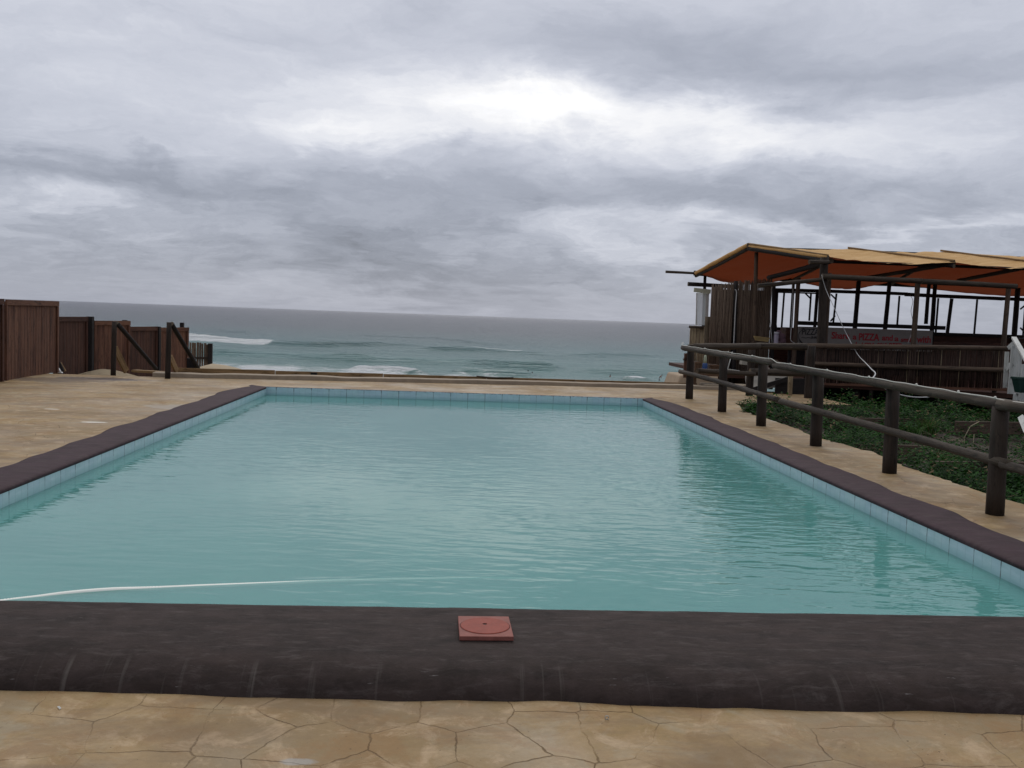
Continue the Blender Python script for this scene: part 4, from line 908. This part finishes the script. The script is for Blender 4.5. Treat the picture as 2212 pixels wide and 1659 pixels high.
# items on the low bench behind the corner post
def crate(px0, px1, py0, py1, Y, label, m_=M_boardtan, n=4):
    a, c = at(px0,py1,Y), at(px1,py0,Y); t = thing('wooden_crate', label, 'crate', (a.x, Y, a.z), 'small wooden crates behind the corner post'); w = (c.x-a.x); h = c.z-a.z
    b = BM()
    for k in range(n): x = a.x + w*(k+.5)/n; beam(b, (x,Y,a.z), (x,Y,c.z), w/n*.78, .018, up=(0,1,0))
    obj('slats', b, m_, t)
    b = BM(); beam(b, (a.x,Y+.15,(a.z+c.z)/2), (c.x,Y+.15,(a.z+c.z)/2), .28, h*.98, up=(0,0,1)); obj('box', b, M_shackpost, t)
    b = BM(); beam(b, (a.x,Y-.012,c.z-.02), (c.x,Y-.012,c.z-.02), .02, .05, up=(0,0,1)); obj('rail', b, m_, t)
M_crate = wood('crate_wood', (.045,.024,.014), (.13,.075,.045), (.2,.12,.07))
crate(1500,1515,782,804,22.3,'taller slatted crate left of the blue canister', M_crate); crate(1532,1553,788,805,22.3,'wide low slatted crate right of the blue canister', M_crate, 5)
t = thing('gas_canister', 'blue canister with a pale green neck between the two slatted crates', 'canister', tuple(at(1522,804,22.2)))
q = at(1522,803,22.2); prof = [(0,.0),(.058,0),(.062,.02),(.062,.17),(.055,.20),(.03,.22)]
b = BM(); tube(b, [q+Vector((0,0,z)) for r_, z in prof[1:]], [r_ for r_, z in prof[1:]], 16); obj('body', b, simple('blue_paint', (.015,.05,.16), .4), t)
b = BM(); tube(b, [q+Vector((0,0,z)) for z in (.2,.30,.36,.40)], [.045,.04,.035,.02], 12); obj('neck', b, simple('pale_green_plastic', (.28,.31,.22), .5), t)
b = BM(); a, c = at(1496,808,22.4), at(1560,810,22.4); beam(b, a, c, .5, .06, up=(0,0,1)); 
for k in (.08,.92):
    v = a.lerp(c, k); beam(b, (v.x,22.4,-.2), (v.x,22.4,v.z), .07, .07)
tag(obj('low_bench', b, M_crate), 'low plank bench carrying the crates and the canister behind the corner post', 'bench')
for (p_, q_, lab) in (((1568,812),(1582,760),'thin pale stick leaning up crossing the lower stick'),((1559,796),(1598,801),'thin white stick lying level across the leaning stick')):
    b = BM(); tube(b, [at(*p_,22.0), at(*q_,22.1 if p_[0]==1568 else 22.0)], .010, 6); tag(obj('stick', b, M_white), lab, 'stick', 'crossed pale sticks behind the log fence')
b = BM(); beam(b, at(1600,783,22.6), at(1625,786,22.6), .2, .09, up=(0,0,1)); tag(bevel(obj('pale_plank', b, simple('grey_plank', (.25,.23,.19), .8))), 'short grey plank end beneath the thick back log rail', 'plank')
# stone ramp and dark stair side behind the second fence
b = BM(); P4 = [at(1615,838,21.6), at(1706,823,21.6), at(1700,812,22.6), at(1610,812,22.6)]
f1 = [b.verts.new(v) for v in P4]; f2 = [b.verts.new(v-Vector((0,0,.1))) for v in P4]; b.faces.new(f1); b.faces.new(f2[::-1])
for i in range(4): b.faces.new((f1[i], f2[i], f2[(i+1)%4], f1[(i+1)%4]))
bmesh.ops.recalc_face_normals(b, faces=b.faces); tag(obj('stone_ramp', b, simple('grey_stone', (.17,.155,.135), .9, sc=5, var=.4, bump=.6)), 'grey stone slab ramp sloping up under the bar behind the log fence', 'ramp')
b = BM(); beam(b, at(1622,843,21.3), at(1702,818,21.3), .06, .10, up=(0,0,1)); beam(b, at(1702,835,21.4)+Vector((-.3,0,-.12)), at(1745,835,21.4)+Vector((0,0,-.12)), .06, .62, up=(0,0,1))
tag(obj('dark_stair_side', b, M_dark), 'dark sloping timber side of the steps beside the stone ramp', 'stair side')
b = BM(); p_ = at(1705,858,21.0); log(b, (p_.x,21.0,-.2), (p_.x,21.0,.5), .055, jit=.06); tag(obj('support_post', b, [M_reedtan,M_logend]), 'short pale wooden support post beside the thick back fence post', 'post')

# cables
def cable(name, pts, r_, m_, label, n=12):
    b = BM(); tube(b, cr([Vector(p) for p in pts], n), r_, 6); return tag(obj(name, b, m_, smooth=True), label, 'cable')
ra = at(1775,597,22.2); rb = Vector((4.78, 11.35, 1.03))
qs = [ra]
for i in range(1, 12):
    u_ = i/12; v = ra.lerp(rb, u_); v.z -= .0
    qs.append(v)
A1, A2, A3, A4 = at(1775,594,22.2), at(1784,625,22.25), at(1803,667,21.9), at(1834,732,21.75)
end = at(1892,806,20.0)
cable('hanging_cable', [A1, A2, A3, at(1818,700,21.85), A4, at(1853,766,21.0), at(1870,784,18.0), at(1882,797,14.0), at(1891,807,11.4), Vector((4.78,10.38,.985))], .008, M_cable, 'white cable hanging diagonally from the bar corner post down to the near top rail')
cable('post_cable', [at(1588,625,25.55), at(1591,632,25.55), at(1589,660,25.55), at(1587,700,25.55), at(1585,742,25.55)], .014, M_cable, 'white cable running down the dark pole on the reed wall')
cable('post_cable', [at(1668,740,25.6), at(1664,690,25.6), at(1666,640,25.6), at(1670,615,22.9), at(1690,613,22.9), at(1707,611,22.9), at(1713,625,25.2), at(1711,680,25.25), at(1708,725,25.25), at(1709,736,25.25), at(1716,741,25.25)], .011, M_cable, 'thin white cable looping over the beam right of the reed wall')
cable('post_cable', [at(1966,638,25.4), at(1972,650,24), at(1968,672,24), at(1972,695,24), at(1971,715,24), at(1961,742,24)], .007, M_cable, 'thin cable dangling beside the middle front pole of the bar')
cable('garden_cable', [at(1893,825,12.2), at(1920,844,12.6), at(1960,856,13), at(2000,858,13.6), at(2040,853,14.4), at(2075,850,15)], .009, M_cable, 'loose white cable sagging over the garden plants beside the fence post')

# white stair railing and green bin at the right edge
wr = thing('white_stair_railing', 'white painted picket stair railing at the right end of the reed railing', 'stair railing', tuple(at(2190,800,19.6)))
W5 = lambda x, y: (2081+x*.1284, 704.6+y*.1284)
def wbeam(a, c, Y0, Y1, w, h, name): b = BM(); beam(b, at(*W5(*a),Y0), at(*W5(*c),Y1), w, h, up=(0,1,0)); bevel(obj(name, b, M_white, wr), .004)
b = BM(); beam(b, at(*W5(850,195),19.7), at(*W5(1400,1160),16.4), .10, .05, up=(0,0,1)); bevel(obj('handrail', b, M_white, wr))
wbeam((700,1035),(735,430),19.8,19.8,.09,.03,'picket'); wbeam((800,1140),(868,330),19.6,19.6,.16,.03,'picket'); wbeam((905,1250),(955,430),19.3,19.3,.09,.03,'picket')
wbeam((985,1290),(1020,640),18.9,18.9,.09,.03,'picket'); wbeam((1080,1400),(1120,820),18.4,18.4,.09,.03,'picket'); wbeam((1180,1500),(1220,980),17.9,17.9,.09,.03,'picket'); wbeam((870,1260),(885,1130),19.3,19.3,.1,.03,'picket')
b = BM(); beam(b, at(*W5(765,370),19.75), at(*W5(860,285),19.62), .06, .09, up=(0,0,1)); beam(b, at(*W5(740,740),19.75), at(*W5(800,640),19.62), .05, .09, up=(0,0,1)); obj('cross_rail', b, M_white, wr)
b = BM(); beam(b, at(2205,900,13.0), at(2218,932,12.6), .03, .08, up=(0,1,0)); tag(obj('white_board', b, M_white), 'white board end poking from the plants below the green bin', 'board')
gb = thing('green_bin', 'dark green plastic bin hanging on the white stair railing at the right edge', 'bin', tuple(at(2207,850,18.6)))
b = BM(); top_, bot_ = at(2208,816,18.6), at(2208,848,18.6)
def rr(c, w, d_, z): return [b.verts.new((c.x+sx_*w+ (0), c.y+sy_*d_, z)) for sx_, sy_ in ((-1,-1),(1,-1),(1,1),(-1,1))]
r1_, r2_, r3_, r4_ = rr(bot_, .11, .09, bot_.z), rr(top_, .155, .12, top_.z-.03), rr(top_, .175, .135, top_.z-.03), rr(top_, .175, .135, top_.z)
for A_, B_ in ((r1_,r2_),(r2_,r3_),(r3_,r4_)):
    for k in range(4): b.faces.new((A_[k], A_[(k+1)%4], B_[(k+1)%4], B_[k]))
b.faces.new(r1_[::-1]); obj('body', b, simple('green_plastic', (.008,.035,.028), .45), gb)
bevel(gb.children[0], .015, 3)
b = BM(); beam(b, (top_.x-.165,top_.y,top_.z+.008), (top_.x+.165,top_.y,top_.z+.008), .26, .018, up=(0,0,1)); bevel(obj('lid', b, simple('green_lid', (.010,.04,.03), .45), gb), .006)

# ---------------------------------------------------------------- garden planting
bx = []
for (x0, y0, x1, y1, z, h, lab) in ((6.6,16.1,8.5,16.3,-.12,.22,'old timber terrace board in the plants nearest the back fence post'),(8.9,15.9,11.2,16.2,-.1,.22,'old timber terrace board in the middle of the planted slope'),
                         (6.1,11.4,7.9,11.6,-.18,.22,'old timber terrace board just behind the near log fence'),(5.9,13.2,6.9,13.2,-.2,.2,'small timber terrace board among dead twigs')):
    b = BM(); beam(b, (x0,y0,z), (x1,y1,z), .05, h, up=(0,0,1)); tag(bevel(obj('terrace_board', b, M_shackpost)), lab, 'terrace board', 'old terrace boards in the garden')
def leafmat(name, a, c, tr=.25):
    m_, g, b_ = mat(name); p = g.n('ShaderNodeTexCoord').outputs['Object']
    n = g.noise(p, 1.3, 3, .6); n2 = g.noise(p, 23, 2, .6)
    g.put(b_.inputs['Base Color'], g.mix(g.m('ADD', g.m('MULTIPLY', n, .6), g.m('MULTIPLY', n2, .4)), a, c)); b_.inputs['Roughness'].default_value = .75; b_.inputs['Specular IOR Level'].default_value = .12
    t_ = g.n('ShaderNodeBsdfTranslucent'); t_.inputs[0].default_value = tuple(c)+(1,)
    mx = g.n('ShaderNodeMixShader'); mx.inputs[0].default_value = tr; g.t.links.new(b_.outputs[0], mx.inputs[1]); g.t.links.new(t_.outputs[0], mx.inputs[2])
    g.t.links.new(mx.outputs[0], g.t.nodes['Material Output'].inputs[0]); return m_
ML1, ML2, ML3, MDRY = leafmat('dark_leaf', (.004,.016,.003), (.010,.040,.006)), leafmat('green_leaf', (.010,.045,.006), (.028,.10,.012)), leafmat('pale_leaf', (.03,.08,.015), (.06,.12,.028)), leafmat('dry_leaf', (.09,.055,.028), (.20,.14,.075), .1)
def gz1(x, y): return float(gz(np.array([[x]]), np.array([[y]]))[0,0])
NX, NY = 160, 200
gx = np.linspace(5.2, 20, NX); gy = np.linspace(4, 22.2, NY); GX, GY = np.meshgrid(gx, gy); GZ = gz(GX, GY)
def gfast(x, y):
    i = min(max((x-5.2)/(20-5.2)*(NX-1), 0), NX-1.001); j = min(max((y-4)/(22.2-4)*(NY-1), 0), NY-1.001); return GZ[int(j), int(i)]
V_, F_, MI = [], [], []
def leaf(c, L, W, az_, tilt, mi):
    d = Vector((math.cos(az_)*math.cos(tilt), math.sin(az_)*math.cos(tilt), math.sin(tilt))); s = Vector((-math.sin(az_), math.cos(az_), 0))
    n = d.cross(s); k = len(V_); m = c + d*(L*.5) + n*(-L*.10)
    V_.extend([c, m + s*(W/2), c+d*L, m - s*(W/2)]); F_.append((k,k+1,k+2,k+3)); MI.append(mi)
cnt = 0
def dens(x, y):
    n = mn.fractal(Vector((x*.75, y*.75, 7)), .6, 2, 4)
    d = .60 + n*1.7
    if y < 9.5 or (x > 9 and y < 15): d += .2
    if 12 < y < 15.5 and x < 8.2: d -= .45
    if mn.noise(Vector((x*.5+9, y*.5, 1))) > .34: d -= .5
    return d
tries = 0
while cnt < 15000 and tries < 90000:
    tries += 1
    y = random.uniform(6, 21.2); x = float(edge_x(y)) + .05 + abs(random.gauss(0, 1))*0 + random.random()**1.15*(min(15.5, .62*y+3.2)-float(edge_x(y)))
    if y > 18.7 and x < 8.35: continue
    if random.random() > dens(x, y): continue
    cnt += 1; z0 = gfast(x, y); hgt = .09 + .42*max(0, mn.noise(Vector((x*1.5, y*1.5, 3)))+.30)
    if x-float(edge_x(y)) < .25: hgt *= .5
    tone = mn.noise(Vector((x*1.1, y*1.1, 11)))
    for k in range(5):
        a = random.uniform(0, 6.28); rr_ = random.uniform(.0, .09); zz = z0 + hgt*random.uniform(.2, 1.1)
        mi = 0 if random.random() < .55 - tone*.5 else (1 if random.random() < .85 else 2)
        if random.random() < .04: mi = 3
        s_ = random.uniform(.035, .075)*(1 if y < 14 else 1.25)
        leaf(Vector((x+math.cos(a)*rr_, y+math.sin(a)*rr_, zz)), s_, s_*.6, a, random.uniform(-.5, .6), mi)
def flush(name):
    me = bpy.data.meshes.new(name); me.from_pydata(V_, [], F_); me.polygons.foreach_set('material_index', MI); me.update(); V_.clear(); F_.clear(); MI.clear()
    return me
tag(obj('ground_cover', flush('ground_cover'), [ML1, ML2, ML3, MDRY]), 'low creeping green ground cover over the slope beyond the log fence', kind='stuff')
# grass tufts and bushes one can tell apart
def tuft(x, y, n, h, mi_mix, spread, name, label, cat, grp, w=.02):
    z0 = gfast(x, y)-.02
    for k in range(n):
        a = random.uniform(0, 6.28); t = random.uniform(.1, spread); hh_ = h*random.uniform(.6, 1.1); bx_, by_ = random.gauss(0,.06), random.gauss(0,.06)
        pts = [Vector((x+bx_+math.cos(a)*t*u_*u_*hh_, y+by_+math.sin(a)*t*u_*u_*hh_, z0+hh_*(u_-.25*t*u_*u_))) for u_ in (0,.35,.7,1)]
        s = Vector((-math.sin(a+.6), math.cos(a+.6), 0)); mi = random.choice(mi_mix)
        for i in range(3):
            w0, w1 = w*(1-i/3.2), w*(1-(i+1)/3.2); kk = len(V_); V_.extend([pts[i]-s*w0/2, pts[i]+s*w0/2, pts[i+1]+s*w1/2, pts[i+1]-s*w1/2]); F_.append((kk,kk+1,kk+2,kk+3)); MI.append(mi)
    tag(obj(name, flush(name), [ML1, ML2, ML3, MDRY]), label, cat, grp)
def pxg(px, py, z=-.15): v = onz(px, py, z); return v.x, v.y
for (px, py, n, h, mm, lab) in ((1968,936,150,.46,(1,2,2,2),'pale green grass tuft just right of the second nearest fence post'),(2008,932,120,.40,(2,2,1,3),'grass tuft with pale arching blades in the middle of the planted slope'),
     (2035,978,90,.34,(3,3,2),'dry straw coloured grass tuft nearer the fence'),(1835,835,50,.30,(1,2),'small grass tuft below the reed railing'),(2150,905,60,.3,(1,1,2),'green grass tuft behind the nearest fence post')):
    x, y = pxg(px, py); tuft(x, y, n, h, mm, 1.1, 'grass_tuft', lab, 'grass tuft', 'grass tufts on the slope')
def bush(px, py, r_, n, lab, mi_=(0,0,1), z=-.1):
    x, y = pxg(px, py, z); z0 = gfast(x, y)
    for k in range(n):
        d = Vector((random.gauss(0,1), random.gauss(0,1), abs(random.gauss(0,1)))).normalized()*r_*random.uniform(.5,1.0)
        d *= 1+.35*mn.noise(d*6+Vector((x,y,0))); d.z *= .75
        s_ = random.uniform(.05,.09); leaf(Vector((x,y,z0+.02))+d, s_, s_*.6, random.uniform(0,6.28), random.uniform(-.4,.6), random.choice(mi_))
    tag(obj('shrub', flush('shrub'), [ML1, ML2, ML3, MDRY]), lab, 'shrub', 'leafy shrubs on the slope')
bush(1628,900,.26,520,'bright green shrub between the third and fourth posts from the corner', (1,1,0))
bush(1850,895,.30,520,'green shrub left of the pale grass tuft', (1,0,1)); bush(2110,868,.40,800,'dark dense shrub below the white railing'); bush(1985,862,.34,700,'dark shrub under the loose white cable')
bush(1900,845,.26,420,'small green shrub against the bottom of the reed railing', (1,0,2), .0); bush(2180,1030,.28,600,'low bright green shrub beside the nearest post', (1,1,0)); bush(2060,1000,.26,560,'low green shrub right of the second nearest post', (1,1,0))
bush(1765,845,.22,300,'small shrub beside the thick back fence post', (1,0), .0)
# dead twigs
tag_t = 'dead brown twigs lying on bare soil between the fence posts'
b = BM()
for k in range(260):
    px, py = random.choice([(1700,905,),(1720,912),(1850,985),(1830,975),(2075,905),(1990,950)]); x, y = pxg(px+random.uniform(-60,60), py+random.uniform(-12,12), -.2)
    if x < float(edge_x(y))+.06: continue
    z0 = gfast(x, y)+.01; a = random.uniform(0,6.28); L = random.uniform(.12,.4); h = random.uniform(.0,.14)
    p_ = [Vector((x+math.cos(a)*L*u_+.02*math.sin(u_*7), y+math.sin(a)*L*u_, z0+h*math.sin(u_*2.5)+.02)) for u_ in (0,.33,.66,1)]; tube(b, p_, [.005,.004,.003,.002], 4)
tag(obj('dead_twigs', b, simple('dead_twig', (.14,.10,.07), .9, sc=8)), tag_t, kind='stuff')
# upright pale dead stalk
b = BM(); x, y = pxg(2085, 960); z0 = gfast(x,y); tube(b, [Vector((x,y,z0)), Vector((x-.02,y,z0+.25)), Vector((x+.06,y,z0+.42)), Vector((x+.2,y,z0+.5))], .006, 5); tube(b, [Vector((x+.12,y,z0)), Vector((x+.13,y,z0+.3))], .005, 5)
tag(obj('dry_stalk', b, simple('straw', (.32,.27,.18), .9)), 'thin pale dry stalk standing up near the nearest fence posts', 'stalk')

# ---------------------------------------------------------------- small litter
b = BM(); v = onz(127,1531,-.13); k = [b.verts.new(v+Vector(q)) for q in ((-.012,.012,.004),(-.004,.014,.006),(.014,-.010,.008),(.010,-.016,.004))]; b.faces.new(k)
tag(obj('feather', b, M_white), 'small white feather on the paving at the lower left', 'feather')
b = BM(); v = onz(1311,1556,-.13); tube(b, [v+Vector((.008*math.cos(t), .004, .010+.008*math.sin(t))) for t in [k*.5 for k in range(13)]], .002, 5)
tag(obj('bottle_ring', b, M_white), 'tiny white plastic ring at the foot of the dark rim', 'ring')
b = BM()
for k in range(420):
    x, y = random.uniform(-3, 3.6), random.choice([random.uniform(2.9,3.9), 3.9-abs(random.gauss(0,.12))]); r_ = random.uniform(.001,.0035)
    bmesh.ops.create_icosphere(b, subdivisions=1, radius=r_, matrix=Matrix.Translation((x,y,-.1345+.002*random.random())) @ Matrix.Diagonal((1.6,1,.6,1)))
tag(obj('grit', b, simple('dark_grit', (.06,.04,.025), .9)), 'scattered grit and crumbs on the paving', kind='stuff')
